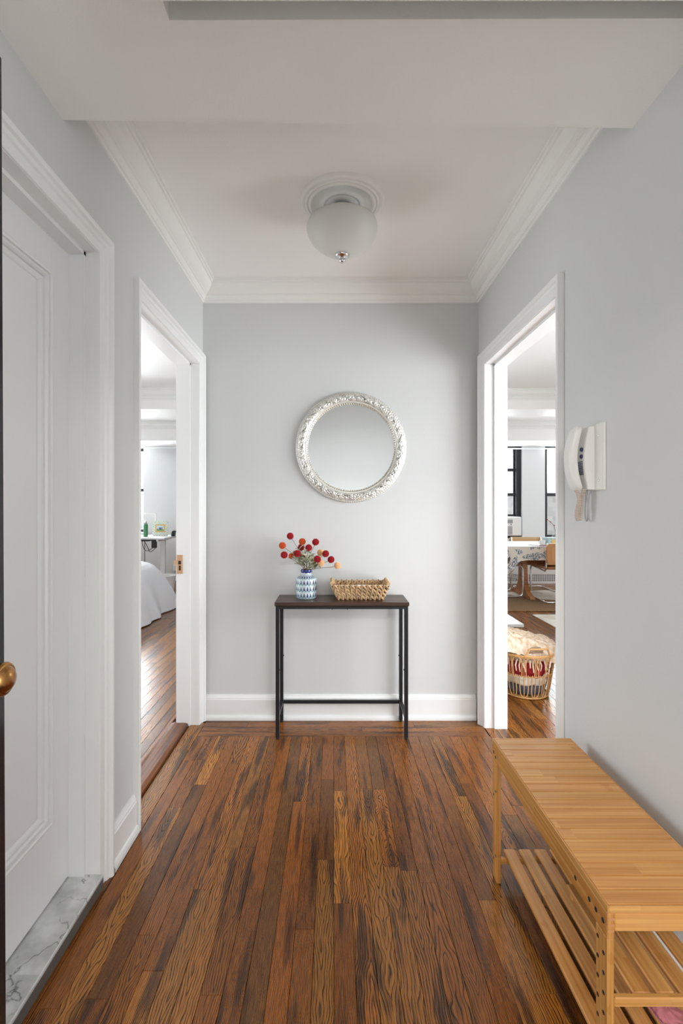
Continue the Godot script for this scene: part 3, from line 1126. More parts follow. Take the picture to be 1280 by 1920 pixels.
# ---------------------------------------------------------------- doors
func doors() -> void:
	# closet door, closed, one tall recessed panel with a stepped moulding
	var t := thing("door_1", "closed white closet door with one tall moulded panel", "door", Vector3.ZERO, "", "structure")
	var xf := -0.862
	var d0 := 0.565
	var d1 := 1.589
	var pb := [0.280, 1.968, 0.68, 1.482]     # panel field incl. moulding: y0 y1 d0 d1
	var mb := MB.new()
	bx(mb, xf - 0.035, xf, 0.05, 2.082, pb[3], d1, 0.001)
	bx(mb, xf - 0.035, xf, 0.05, 2.082, d0, pb[2], 0.001)
	part(mb, "stile", M.door, t)
	mb = MB.new()
	bx(mb, xf - 0.035, xf, 0.05, pb[0], pb[2], pb[3])
	bx(mb, xf - 0.035, xf, pb[1], 2.082, pb[2], pb[3])
	part(mb, "rail", M.door, t)
	mb = MB.new()
	bx(mb, xf - 0.033, xf - 0.014, pb[0], pb[1], pb[2], pb[3])
	part(mb, "panel", M.door, t)
	# moulding: (inset from the field edge, height over the door face)
	var pr := [Vector2(0.0, 0.0), Vector2(0.001, 0.008), Vector2(0.008, 0.010), Vector2(0.013, 0.007), Vector2(0.0145, 0.0), Vector2(0.016, 0.003), Vector2(0.024, 0.004), Vector2(0.028, -0.002), Vector2(0.0295, -0.009), Vector2(0.031, -0.006), Vector2(0.039, -0.007), Vector2(0.044, -0.011), Vector2(0.046, -0.0135)]
	var runs := [[], [], [], []]
	for q in pr:
		runs[0].append(P(xf + q.y, pb[0] + q.x, pb[2] + q.x))
		runs[1].append(P(xf + q.y, pb[1] - q.x, pb[2] + q.x))
		runs[2].append(P(xf + q.y, pb[1] - q.x, pb[3] - q.x))
		runs[3].append(P(xf + q.y, pb[0] + q.x, pb[3] - q.x))
	for k in 4:
		mb = MB.new()
		mb.strip(runs[k], runs[(k + 1) % 4], Vector3(1, 0, 0))
		part(mb, "panel_moulding", M.door, t)
	# marble saddle
	t = thing("trim_12", "grey-veined white marble door saddle below the closet door", "threshold", Vector3.ZERO, "", "structure")
	mb = MB.new()
	bx(mb, -0.93, -0.7535, 0.012, 0.045, 0.5, 1.592, 0.003, 2)
	part(mb, "marble_slab", M.marble, t)
	mb = MB.new()
	bx(mb, -0.93, -0.7525, 0.0, 0.0365, 0.5, 1.590, 0.002, 2)
	part(mb, "saddle_edge", M.marble_edge, t)
	# wooden saddle of the bedroom doorway: a rounded nose, then boards
	t = thing("trim_13", "worn oak saddle with a rounded nose in the bedroom doorway", "threshold", Vector3.ZERO, "", "structure")
	mb = MB.new()
	var nose := PackedVector2Array([Vector2(0, -0.01), Vector2(0.107, -0.01), Vector2(0.107, 0.004), Vector2(0.080, 0.014), Vector2(0.022, 0.014), Vector2(0.010, 0.012), Vector2(0.003, 0.006)])
	mb.uo = Vector2(0.1, 0.2)
	mb.prism(nose, P(-0.826, 0.004, 1.93), Vector3(-1, 0, 0), Vector3(0, 1, 0), 0.848)
	part(mb, "saddle_board", M.saddle, t)
	# open entrance door at the left edge, seen along its face
	t = thing("door_2", "glossy black entrance door standing open at the left edge", "door", Vector3.ZERO, "", "structure")
	mb = MB.new()
	bx(mb, -0.645, -0.6005, 0.012, 2.062, 0.0, 0.879, 0.003)
	part(mb, "door_slab", M.black_paint, t)
	for dd in [-0.003]:
		mb = MB.new()
		for yy in [0.3, 1.1, 1.85]:
			mb.tube([P(-0.60, yy - 0.05, dd), P(-0.60, yy + 0.05, dd)], 0.008, 8)
		part(mb, "hinge", M.brass, t)
	var kb := part(knob_mesh(), "door_knob", M.brass, t)
	kb.position = P(-0.6005, 0.963, 0.806)
	mb = MB.new()
	mb.lathe([Vector2(0.0, 0.0), Vector2(0.026, 0.0), Vector2(0.027, 0.004), Vector2(0.016, 0.008), Vector2(0.010, 0.010), Vector2(0.010, 0.03)], 24)
	var rose := part(mb, "knob_rose", M.brass, kb)
	rose.rotation.z = -PI / 2
	t.rotation.z = 0.0046
	t.position = Vector3(0.0108, 0.003, 0)
	# strike plate in the bedroom jamb
	t = thing("strike_plate", "worn brass strike plate let into the bedroom door jamb", "strike plate")
	mb = MB.new()
	bx(mb, -0.893, -0.857, 0.868, 0.975, 2.7625, 2.7668, 0.0006)
	bx(mb, -0.908, -0.893, 0.918, 0.945, 2.7625, 2.7668, 0.0006)
	part(mb, "plate", M.worn_brass, t)
	mb = MB.new()
	bx(mb, -0.883, -0.868, 0.921, 0.942, 2.7618, 2.764)
	bx(mb, -0.880, -0.869, 0.887, 0.915, 2.7618, 2.764)
	part(mb, "latch_hole", M.dark_hole, t)
	for yy in [0.877, 0.967]:
		mb = MB.new()
		mb.ball(P(-0.875, yy, 2.7620), 0.0035, 8, 6)
		part(mb, "screw", M.worn_brass, t)

func knob_mesh() -> MB:
	var mb := MB.new()
	mb.xf = Transform3D(Basis(Vector3(0, 0, 1), -PI / 2), Vector3.ZERO)     # height runs along +x
	var pr := [Vector2(0.010, 0.028), Vector2(0.012, 0.034), Vector2(0.022, 0.038), Vector2(0.0275, 0.043), Vector2(0.0280, 0.047), Vector2(0.0265, 0.050), Vector2(0.0235, 0.0515), Vector2(0.0225, 0.0505), Vector2(0.0205, 0.0535), Vector2(0.016, 0.058), Vector2(0.009, 0.0605), Vector2(0.0, 0.0612)]
	mb.lathe(pr, 36)
	return mb

# ---------------------------------------------------------------- hall things
func ceiling_light() -> void:
	var at := P(0.037, CEIL, 2.08)
	var mb := MB.new()
	var pr := [Vector2(0.030, -0.026), Vector2(0.050, -0.0265), Vector2(0.064, -0.0245), Vector2(0.067, -0.022), Vector2(0.071, -0.0205), Vector2(0.075, -0.0235), Vector2(0.080, -0.0245), Vector2(0.085, -0.022), Vector2(0.090, -0.017), Vector2(0.100, -0.0155), Vector2(0.114, -0.0165), Vector2(0.124, -0.0195), Vector2(0.131, -0.0235), Vector2(0.137, -0.025), Vector2(0.142, -0.0225), Vector2(0.144, -0.0185), Vector2(0.147, -0.0185), Vector2(0.150, -0.0225), Vector2(0.155, -0.022), Vector2(0.158, -0.017), Vector2(0.161, -0.0165), Vector2(0.167, -0.0185), Vector2(0.174, -0.016), Vector2(0.179, -0.010), Vector2(0.181, 0.0)]
	mb.lathe(pr, 72)
	var md := solo(mb, "ceiling_medallion", M.plaster, "round white ringed plaster medallion on the ceiling above the lamp", "ceiling medallion")
	md.position = at
	var t := thing("ceiling_light", "frosted glass bowl ceiling lamp with a chrome finial, switched off", "ceiling lamp", at)
	mb = MB.new()
	mb.lathe([Vector2(0.0, -0.10), Vector2(0.050, -0.10), Vector2(0.054, -0.092), Vector2(0.056, -0.070), Vector2(0.054, -0.045), Vector2(0.048, -0.034), Vector2(0.044, -0.029)], 40)
	part(mb, "collar", M.chrome, t)
	mb = MB.new()
	mb.lathe([Vector2(0.0, -0.236), Vector2(0.020, -0.235), Vector2(0.050, -0.228), Vector2(0.080, -0.215), Vector2(0.108, -0.196), Vector2(0.130, -0.174), Vector2(0.145, -0.150), Vector2(0.1515, -0.128), Vector2(0.151, -0.112), Vector2(0.145, -0.100), Vector2(0.134, -0.091), Vector2(0.120, -0.085), Vector2(0.100, -0.080), Vector2(0.060, -0.076), Vector2(0.055, -0.078), Vector2(0.100, -0.084), Vector2(0.132, -0.095), Vector2(0.146, -0.115), Vector2(0.146, -0.130), Vector2(0.138, -0.155), Vector2(0.104, -0.192), Vector2(0.050, -0.222), Vector2(0.0, -0.230)], 64)
	part(mb, "glass_bowl", M.frosted, t)
	mb = MB.new()
	mb.lathe([Vector2(0.0, -0.267), Vector2(0.008, -0.266), Vector2(0.013, -0.261), Vector2(0.014, -0.255), Vector2(0.011, -0.250), Vector2(0.014, -0.247), Vector2(0.026, -0.244), Vector2(0.031, -0.238), Vector2(0.031, -0.233), Vector2(0.016, -0.226)], 32)
	part(mb, "finial", M.chrome, t)

func mirror() -> void:
	var t := thing("wall_mirror", "round wall mirror in a wide carved silver-leaf frame", "mirror", P(0.103, 1.598, BACK))
	# profile from the outer back edge over the carved torus to the inner rim: radius, out
	var pr := [Vector2(0.316, 0.001), Vector2(0.322, 0.004), Vector2(0.3245, 0.010), Vector2(0.322, 0.015), Vector2(0.317, 0.017), Vector2(0.315, 0.0155), Vector2(0.311, 0.022), Vector2(0.305, 0.028), Vector2(0.298, 0.032), Vector2(0.291, 0.034), Vector2(0.284, 0.034), Vector2(0.278, 0.032), Vector2(0.273, 0.028), Vector2(0.270, 0.023), Vector2(0.268, 0.021), Vector2(0.264, 0.0225), Vector2(0.2605, 0.020), Vector2(0.2595, 0.012), Vector2(0.254, 0.010), Vector2(0.2535, 0.004)]
	var fine_pr := []
	for i in pr.size() - 1:
		var m := 3 if i >= 5 and i <= 13 else 1
		for q in m:
			fine_pr.append([pr[i].lerp(pr[i + 1], q / float(m)), i + q / float(m)])
	fine_pr.append([pr[pr.size() - 1], float(pr.size() - 1)])
	var seg := 640
	var carve := noise(8, 0.9, 2)
	var mb := MB.new()
	var rows := []
	var cols := []
	for e in fine_pr:
		var row := []
		var cr := []
		var q: Vector2 = e[0]
		var at: float = e[1]
		for k in seg:
			var a := TAU * k / seg
			var lift := 0.0
			if at >= 5.6 and at <= 13.4:
				var across := (at - 9.5) / 4.0
				# acanthus scrolls lying slantwise round the torus, deeply undercut
				var ph := a * 34.0 + across * 2.6 + 0.9 * sin(a * 17.0)
				var leaf := absf(sin(ph * 0.5)) - 0.55
				var vein := sin(ph * 3.0 + 5.0 * across) * 0.40
				var rough := carve.get_noise_3d(cos(a) * 26.0, sin(a) * 26.0, across * 3.0)
				lift = (0.0034 * (leaf + vein) + 0.0062 * rough) * (1.0 - 0.55 * absf(across))
			elif at >= 1.0 and at <= 4.0:
				lift = 0.0014 * sin(a * 150.0 + at * 1.4)
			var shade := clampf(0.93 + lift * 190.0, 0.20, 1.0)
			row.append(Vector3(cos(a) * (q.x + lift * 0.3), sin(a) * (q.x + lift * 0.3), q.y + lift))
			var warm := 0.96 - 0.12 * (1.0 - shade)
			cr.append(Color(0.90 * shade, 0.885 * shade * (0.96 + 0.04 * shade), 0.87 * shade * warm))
		rows.append(row)
		cols.append(cr)
	# normals by hand so that every vertex keeps its tarnish colour
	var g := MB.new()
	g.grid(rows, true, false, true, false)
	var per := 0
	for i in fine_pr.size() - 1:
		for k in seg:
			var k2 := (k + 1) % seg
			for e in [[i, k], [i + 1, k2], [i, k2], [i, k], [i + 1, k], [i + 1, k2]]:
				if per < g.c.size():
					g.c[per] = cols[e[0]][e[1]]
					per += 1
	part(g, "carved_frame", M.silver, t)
	mb = MB.new()
	for k in 120:
		var a := TAU * k / 120
		mb.ball(Vector3(cos(a) * 0.2565, sin(a) * 0.2565, 0.0135), 0.0046, 6, 4)
	mb.c.fill(Color(0.62, 0.55, 0.44))
	part(mb, "bead_moulding", M.silver, t)
	mb = MB.new()
	var disc := [[], []]
	for k in 96:
		var a := TAU * k / 96
		disc[0].append(Vector3(0, 0, 0.008))
		disc[1].append(Vector3(cos(a) * 0.256, sin(a) * 0.256, 0.008))
	mb.grid(disc, true, false, false, true)
	for k in mb.n.size():
		mb.n[k] = Vector3(0, 0, 1)
	part(mb, "mirror_glass", M.mirror, t)

func console_table() -> void:
	var t := thing("console_table", "narrow console table with dark wood top and thin black steel legs", "table", P(0.045, 0, 2.72))
	var x0 := -0.362
	var x1 := 0.362
	var z0 := -0.115
	var z1 := 0.118
	var mb := MB.new()
	mb.uo = Vector2(0.3, 0.1)
	mb.box(Vector3(x0, 0.716, z0), Vector3(x1, 0.736, z1), 0.0025, 0)
	part(mb, "tabletop", M.walnut, t)
	var w := 0.020
	mb = MB.new()
	for z in [z0 + 0.003, z1 - 0.003 - w]:
		mb.box(Vector3(x0 + 0.006, 0.700, z), Vector3(x1 - 0.006, 0.716, z + w), 0.0015)
	for x in [x0 + 0.006, x1 - 0.006 - w]:
		mb.box(Vector3(x, 0.700, z0 + 0.023), Vector3(x + w, 0.716, z1 - 0.023), 0.0015)
	for x in [-0.052, 0.030]:
		mb.ball(Vector3(x, 0.699, z1 - 0.012), 0.004, 8, 5)
	part(mb, "frame", M.black_metal, t)
	for sx in [0, 1]:
		for sz in [0, 1]:
			mb = MB.new()
			var x := x0 + 0.006 if sx == 0 else x1 - 0.006 - w
			var z := z0 + 0.003 if sz == 0 else z1 - 0.003 - w
			mb.box(Vector3(x, 0.008, z), Vector3(x + w, 0.702, z + w), 0.0015)
			var lg := part(mb, "leg", M.black_metal, t)
			mb = MB.new()
			mb.lathe([Vector2(0.0, 0.0), Vector2(0.008, 0.0), Vector2(0.008, 0.006), Vector2(0.004, 0.009)], 12, Vector3(x + w / 2, 0, z + w / 2))
			part(mb, "levelling_foot", M.black_metal, lg)
			mb = MB.new()
			var bxx := x + w if sx == 0 else x
			mb.ball(Vector3(bxx, 0.372 if sz == 1 else 0.385, z + w / 2), 0.005, 8, 5)
			part(mb, "bolt", M.black_metal, lg)
	mb = MB.new()
	mb.box(Vector3(x0 + 0.026, 0.108, z0 + 0.004), Vector3(x1 - 0.026, 0.126, z0 + 0.022), 0.0015)
	part(mb, "stretcher", M.black_metal, t)
	for x in [x0 + 0.007, x1 - 0.025]:
		mb = MB.new()
		mb.box(Vector3(x, 0.108, z0 + 0.023), Vector3(x + 0.018, 0.126, z1 - 0.023), 0.0015)
		part(mb, "stretcher", M.black_metal, t)

const TOP := 0.7363

func vase_and_flowers() -> void:
	var at := P(-0.153, TOP, 2.735)
	var t := thing("vase", "blue, teal and white drop-patterned ceramic vase with a navy rim", "vase", at)
	var body := [Vector2(0.050, 0.0), Vector2(0.0555, 0.004), Vector2(0.0575, 0.012), Vector2(0.0578, 0.034), Vector2(0.0565, 0.037), Vector2(0.0582, 0.041), Vector2(0.0585, 0.070), Vector2(0.0570, 0.073), Vector2(0.0585, 0.077), Vector2(0.0582, 0.104), Vector2(0.0560, 0.110)]
	var mb := MB.new()
	var rows := []
	var uvs := []
	for i in body.size():
		var row := []
		var ur := []
		for k in 65:
			var a := TAU * k / 64
			var r: float = body[i].x * (1.0 + (0.008 * cos(16 * a) if i > 1 else 0.0))
			row.append(Vector3(cos(a) * r, body[i].y, -sin(a) * r))
			ur.append(Vector2(k / 64.0, clampf((body[i].y - 0.004) / 0.106, 0.0, 1.0)))
		rows.append(row); uvs.append(ur)
	mb.grid(rows, false, false, true, false, uvs)
	mb.quad(rows[0][0], rows[0][48], rows[0][32], rows[0][16])
	part(mb, "body", M.vase, t)
	var sh := [Vector2(0.0560, 0.110), Vector2(0.053, 0.114), Vector2(0.041, 0.122), Vector2(0.032, 0.130), Vector2(0.0285, 0.139), Vector2(0.0290, 0.146)]
	mb = MB.new(); rows = []; uvs = []
	for i in sh.size():
		var row := []
		var ur := []
		for k in 65:
			var a := TAU * k / 64
			row.append(Vector3(cos(a) * sh[i].x, sh[i].y, -sin(a) * sh[i].x))
			ur.append(Vector2(k / 64.0, 0.34 * i / (sh.size() - 1.0)))
		rows.append(row); uvs.append(ur)
	mb.grid(rows, false, false, true, false, uvs)
	part(mb, "shoulder", M.vase, t)
	mb = MB.new(); rows = []
	var rim := [Vector2(0.0292, 0.145), Vector2(0.0305, 0.147), Vector2(0.0318, 0.153), Vector2(0.0312, 0.159), Vector2(0.029, 0.161), Vector2(0.0265, 0.158), Vector2(0.0255, 0.140), Vector2(0.0, 0.130)]
	for i in rim.size():
		var row := []
		for k in 64:
			var a := TAU * k / 64
			var dy := 0.003 * absf(cos(4.0 * a)) * (1.0 if i < 2 else 0.0)
			row.append(Vector3(cos(a) * rim[i].x, rim[i].y - dy, -sin(a) * rim[i].x))
		rows.append(row)
	mb.grid(rows, true, false, true)
	part(mb, "rim", M.vase_rim, t)
	# flowers: pixel place in the photograph turned into metres, depth, colour, words
	var mouth := at + Vector3(0, 0.157, 0)
	rng.seed = 31
	var blooms := {}
	for c in ["red", "orange", "peach"]:
		blooms[c] = pompom(M[c])
	var list := [
		[544.0, 1005.0, 2.73, "red", "red pompom flower standing highest at the left"],
		[529.2, 1022.9, 2.70, "orange", "orange pompom flower at the far left of the bunch"],
		[532.5, 1040.5, 2.68, "red", "red pompom flower lowest on the left"],
		[566.5, 1015.5, 2.74, "orange", "bright orange pompom flower at the top middle"],
		[564.4, 1026.2, 2.77, "red", "red pompom flower right under the top orange one"],
		[557.0, 1037.8, 2.69, "red", "red pompom flower in the middle left, low in front"],
		[578.5, 1027.1, 2.72, "red", "red pompom flower in the centre of the bunch"],
		[591.5, 1016.4, 2.72, "red", "large red pompom flower at the upper right"],
		[545.5, 1042.5, 2.75, "orange", "orange pompom flower half hidden behind leaves at the left"],
		[566.5, 1043.0, 2.76, "orange", "orange pompom flower half hidden among the middle leaves"],
		[600.6, 1036.2, 2.76, "peach", "peach pompom flower partly behind a red one at the right"],
		[610.2, 1038.2, 2.72, "red", "red pompom flower in front of a peach one at the right"],
		[594.8, 1048.4, 2.67, "red", "red pompom flower lowest above the right leaves"],
		[620.5, 1049.2, 2.72, "red", "red pompom flower furthest to the right"],
		[601.5, 1056.0, 2.71, "peach", "peach pompom flower low behind a red one, near the rim"],
		[632.2, 1060.5, 2.72, "peach", "peach pompom flower at the far right on a long stem"],
		[585.5, 1054.0, 2.77, "peach", "small peach pompom flower peeping out behind the right leaves"]]
	var lf := leaf_mesh(0.050, 0.019)
	var i := 0
	for f in list:
		var d: float = f[2]
		var p := P((f[0] - 625.0) / 910.0 * d, 1.25 - (f[1] - 950.0) / 910.0 * d, d)
		var root := thing("flower", f[4], "flower", mouth, "pompom flowers in the vase")
		var e: Vector3 = p - mouth
		var a := i * 2.4
		var s0 := Vector3(cos(a) * 0.014, -0.02, sin(a) * 0.014)
		var c1 := Vector3(e.x * 0.25, e.y * 0.55 + 0.01, e.z * 0.3)
		var c2 := Vector3(e.x * 0.85, e.y * 0.9 - 0.015, e.z * 0.9)
		var path := []
		for k in 13:
			var s := k / 12.0
			path.append(s0.bezier_interpolate(c1, c2, e, s) + Vector3(0.0015 * sin(s * 9.0 + i), 0, 0))
		mb = MB.new()
		mb.tube(path, 0.0013, 5)
		part(mb, "stem", M.stem, root)
		var b := part(blooms[f[3]], "bloom", M[f[3]], root)
		b.position = e
		b.rotation = Vector3(rng.randf() * TAU, rng.randf() * TAU, 0)
		var size: float = 1.0
		if i in [8, 9, 16]:
			size = 0.8
		b.scale = Vector3.ONE * size
		for k in 3 if i % 2 != 0 else 4:
			var s := [0.28, 0.44, 0.20, 0.36][k] as float
			var at2: Vector3 = s0.bezier_interpolate(c1, c2, e, s)
			var o := part(lf, "leaf", M.leaf, root)
			var yaw := rng.randf_range(-0.9, 0.9) + (PI if e.x < 0 else 0.0)
			if k == 1:
				yaw += PI * 0.5 * (1 if rng.randf() < 0.5 else -1)
			o.transform = Transform3D(Basis(Vector3.UP, yaw) * Basis(Vector3(0, 0, 1), rng.randf_range(0.35, 1.1)) * Basis(Vector3.RIGHT, rng.randf_range(-0.9, 0.9)), at2)
		i += 1

func pompom(_m: Material) -> ArrayMesh:
	var mb := MB.new()
	mb.ball(Vector3.ZERO, 0.0162, 12, 8)
	var n := 210
	for k in n:
		var y := 1.0 - 2.0 * (k + 0.5) / n
		var r := sqrt(1.0 - y * y)
		var a := k * 2.39996
		var dir := Vector3(cos(a) * r, y, sin(a) * r)
		var t := dir.cross(Vector3.UP if absf(dir.y) < 0.9 else Vector3.RIGHT).normalized()
		var b := dir.cross(t)
		var len := 0.0200 + rng.randf_range(-0.0008, 0.0008)
		var w := 0.00145
		var ring := []
		for q in [[0.0125, 0.8], [0.0180, 1.15], [len, 0.55]]:
			var row := []
			for e in 5:
				var ph := TAU * e / 5
				row.append(dir * q[0] + (t * cos(ph) + b * sin(ph)) * w * q[1])
			ring.append(row)
		mb.grid(ring, true, false, false, false)
		mb.tri(ring[2][0], ring[2][1], ring[2][2])
		mb.tri(ring[2][0], ring[2][2], ring[2][3])
		mb.tri(ring[2][0], ring[2][3], ring[2][4])
	return mb.mesh()

func leaf_mesh(len: float, w: float) -> ArrayMesh:
	var rows := []
	var low := []
	for i in 9:
		var s := i / 8.0
		var ww := w * pow(sin(PI * clampf(s * 0.96 + 0.03, 0, 1)), 0.75)
		var row := []
		var lr := []
		for j in 5:
			var q := (j - 2) / 2.0
			var p := Vector3(s * len, 0.010 * s - 0.022 * s * s + 0.003 * absf(q), q * ww * 0.5)
			row.append(p)
			lr.append(p - Vector3(0, 0.0006, 0))
		rows.append(row); low.append(lr)
	var mb := MB.new()
	mb.grid(rows, false, false, true, false)
	mb.grid(low, false, false, true, true)
	return mb.mesh()

func woven_basket() -> void:
	# open tray: sloping sides from floor rectangle to rim rectangle
	var c := P(0.146, TOP, 2.735)
	var t := thing("woven_basket", "tan braided water-hyacinth basket with rolled end handles", "basket", c)
	var hb := 0.084
	var bot := Vector2(0.118, 0.062)
	var top := Vector2(0.157, 0.088)
	var corner := func(sx: float, sz: float, y: float) -> Vector3:
		var k := y / hb
		return Vector3(sx * lerpf(bot.x, top.x, k), y, sz * lerpf(bot.y, top.y, k))
	var mb := MB.new()
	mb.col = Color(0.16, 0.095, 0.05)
	mb.box(Vector3(-bot.x, 0.001, -bot.y), Vector3(bot.x, 0.006, bot.y), 0.002)
	for s in [[1, 1, -1, 1], [-1, 1, -1, -1], [-1, -1, 1, -1], [1, -1, 1, 1]]:
		var a: Vector3 = corner.call(s[0], s[1], 0.0)
		var b: Vector3 = corner.call(s[2], s[3], 0.0)
		var e: Vector3 = corner.call(s[2], s[3], hb)
		var f: Vector3 = corner.call(s[0], s[1], hb)
		var inn := Vector3(0.94, 1, 0.92)
		mb.quad(b, a, f, e)
		mb.quad(a * inn, b * inn, e * inn, f * inn)
		mb.quad(f, f * inn, e * inn, e)
	part(mb, "dark_backing", M.hyacinth, t)  # dark backing that darkens the gaps between the strands
	# braided strands: columns of overlapping slanted leaves, outside and inside
	rng.seed = 9
	var kinds := []
	for k in 4:
		kinds.append(strand_mesh(k))
	for s in [[-1, 1, 1, 1, 20], [1, -1, -1, -1, 20], [1, 1, 1, -1, 11], [-1, -1, -1, 1, 11]]:
		var n: int = s[4]
		for side in [0, 1]:
			for rr in 4:
				if side == 1 and rr < 2:
					continue
				var y := 0.015 + 0.0195 * rr
				for k in n:
					var a: Vector3 = corner.call(s[0], s[1], y)
					var b: Vector3 = corner.call(s[2], s[3], y)
					var f := (k + 0.5 + rng.randf_range(-0.1, 0.1)) / n
					var p := a.lerp(b, f)
					var along := (b - a).normalized()
					var up: Vector3 = (corner.call(s[0], s[1], hb) - corner.call(s[0], s[1], 0.0)).normalized()
					var out := along.cross(Vector3.UP).normalized()
					if out.dot(p * Vector3(1, 0, 1)) < 0:
						out = -out
					out = (out - up * out.dot(up)).normalized()
					if side == 1:
						p -= out * 0.010
						out = -out
					var slant := 0.50 if (k + rr) % 2 == 0 else -0.50
					if s[4] == 20:
						slant = 0.40 if k % 2 == 0 else -0.40
					var yy := (up * cos(slant) + along * sin(slant)).normalized()
					var o := part(kinds[rng.randi_range(0, 3)], "strand", M.hyacinth, t)
					o.transform = Transform3D(Basis(yy.cross(out).normalized(), yy, out), p + out * 0.002)
	mb = MB.new()
	mb.tube([corner.call(-1, 1, hb), corner.call(1, 1, hb), corner.call(1, -1, hb), corner.call(-1, -1, hb), corner.call(-1, 1, hb)], 0.0028, 8)
	mb.c.fill(Color(0.78, 0.62, 0.42))
	part(mb, "rim", M.hyacinth, t)
	for sx in [-1, 1]:
		mb = MB.new()
		var path := []
		var rad := []
		for k in 15:
			var z := lerpf(0.086, -0.086, k / 14.0)
			path.append(Vector3(sx * 0.155, hb + 0.009 + 0.003 * sin(k * 1.1), z))
			rad.append(0.0095 + 0.0015 * sin(k * 2.2))
		mb.tube(path, rad, 12)
		mb.c.fill(Color(0.62, 0.42, 0.22))
		part(mb, "handle", M.hyacinth, t)
	mb = MB.new()
	mb.box(Vector3(-0.030, hb - 0.004, 0.0885), Vector3(0.026, hb + 0.004, 0.0915), 0.001)
	mb.c.fill(Color(0.8, 0.78, 0.74))
	part(mb, "label_tape", M.hyacinth, t)

func strand_mesh(k: int) -> ArrayMesh:
	var mb := MB.new()
	var tone := [0.88, 1.10, 0.66, 0.98][k] as float
	mb.col = Color(0.56 * tone, 0.36 * tone, 0.19 * tone)
	var rows := []
	for i in 8:
		var s := i / 7.0
		var w := 0.0068 * pow(sin(PI * (0.06 + 0.88 * s)), 0.6)
		var row := []
		for j in 7:
			var a := PI * j / 6.0
			row.append(Vector3(cos(a) * w, (s - 0.5) * 0.036, sin(a) * w * (0.55 + 0.08 * k) + 0.0009 * sin(j * 2.6 + k) * sin(s * PI)))
		rows.append(row)
	mb.grid(rows, false, false, true, true)
	# turn the shell the right way whatever its sense
	var s := Vector3.ZERO
	for q in mb.n:
		s += q
	if s.z < 0:
		for q in range(0, mb.v.size(), 3):
			var tv := mb.v[q + 1]; mb.v[q + 1] = mb.v[q + 2]; mb.v[q + 2] = tv
		for q in mb.n.size():
			mb.n[q] = -mb.n[q]
	return mb.mesh()

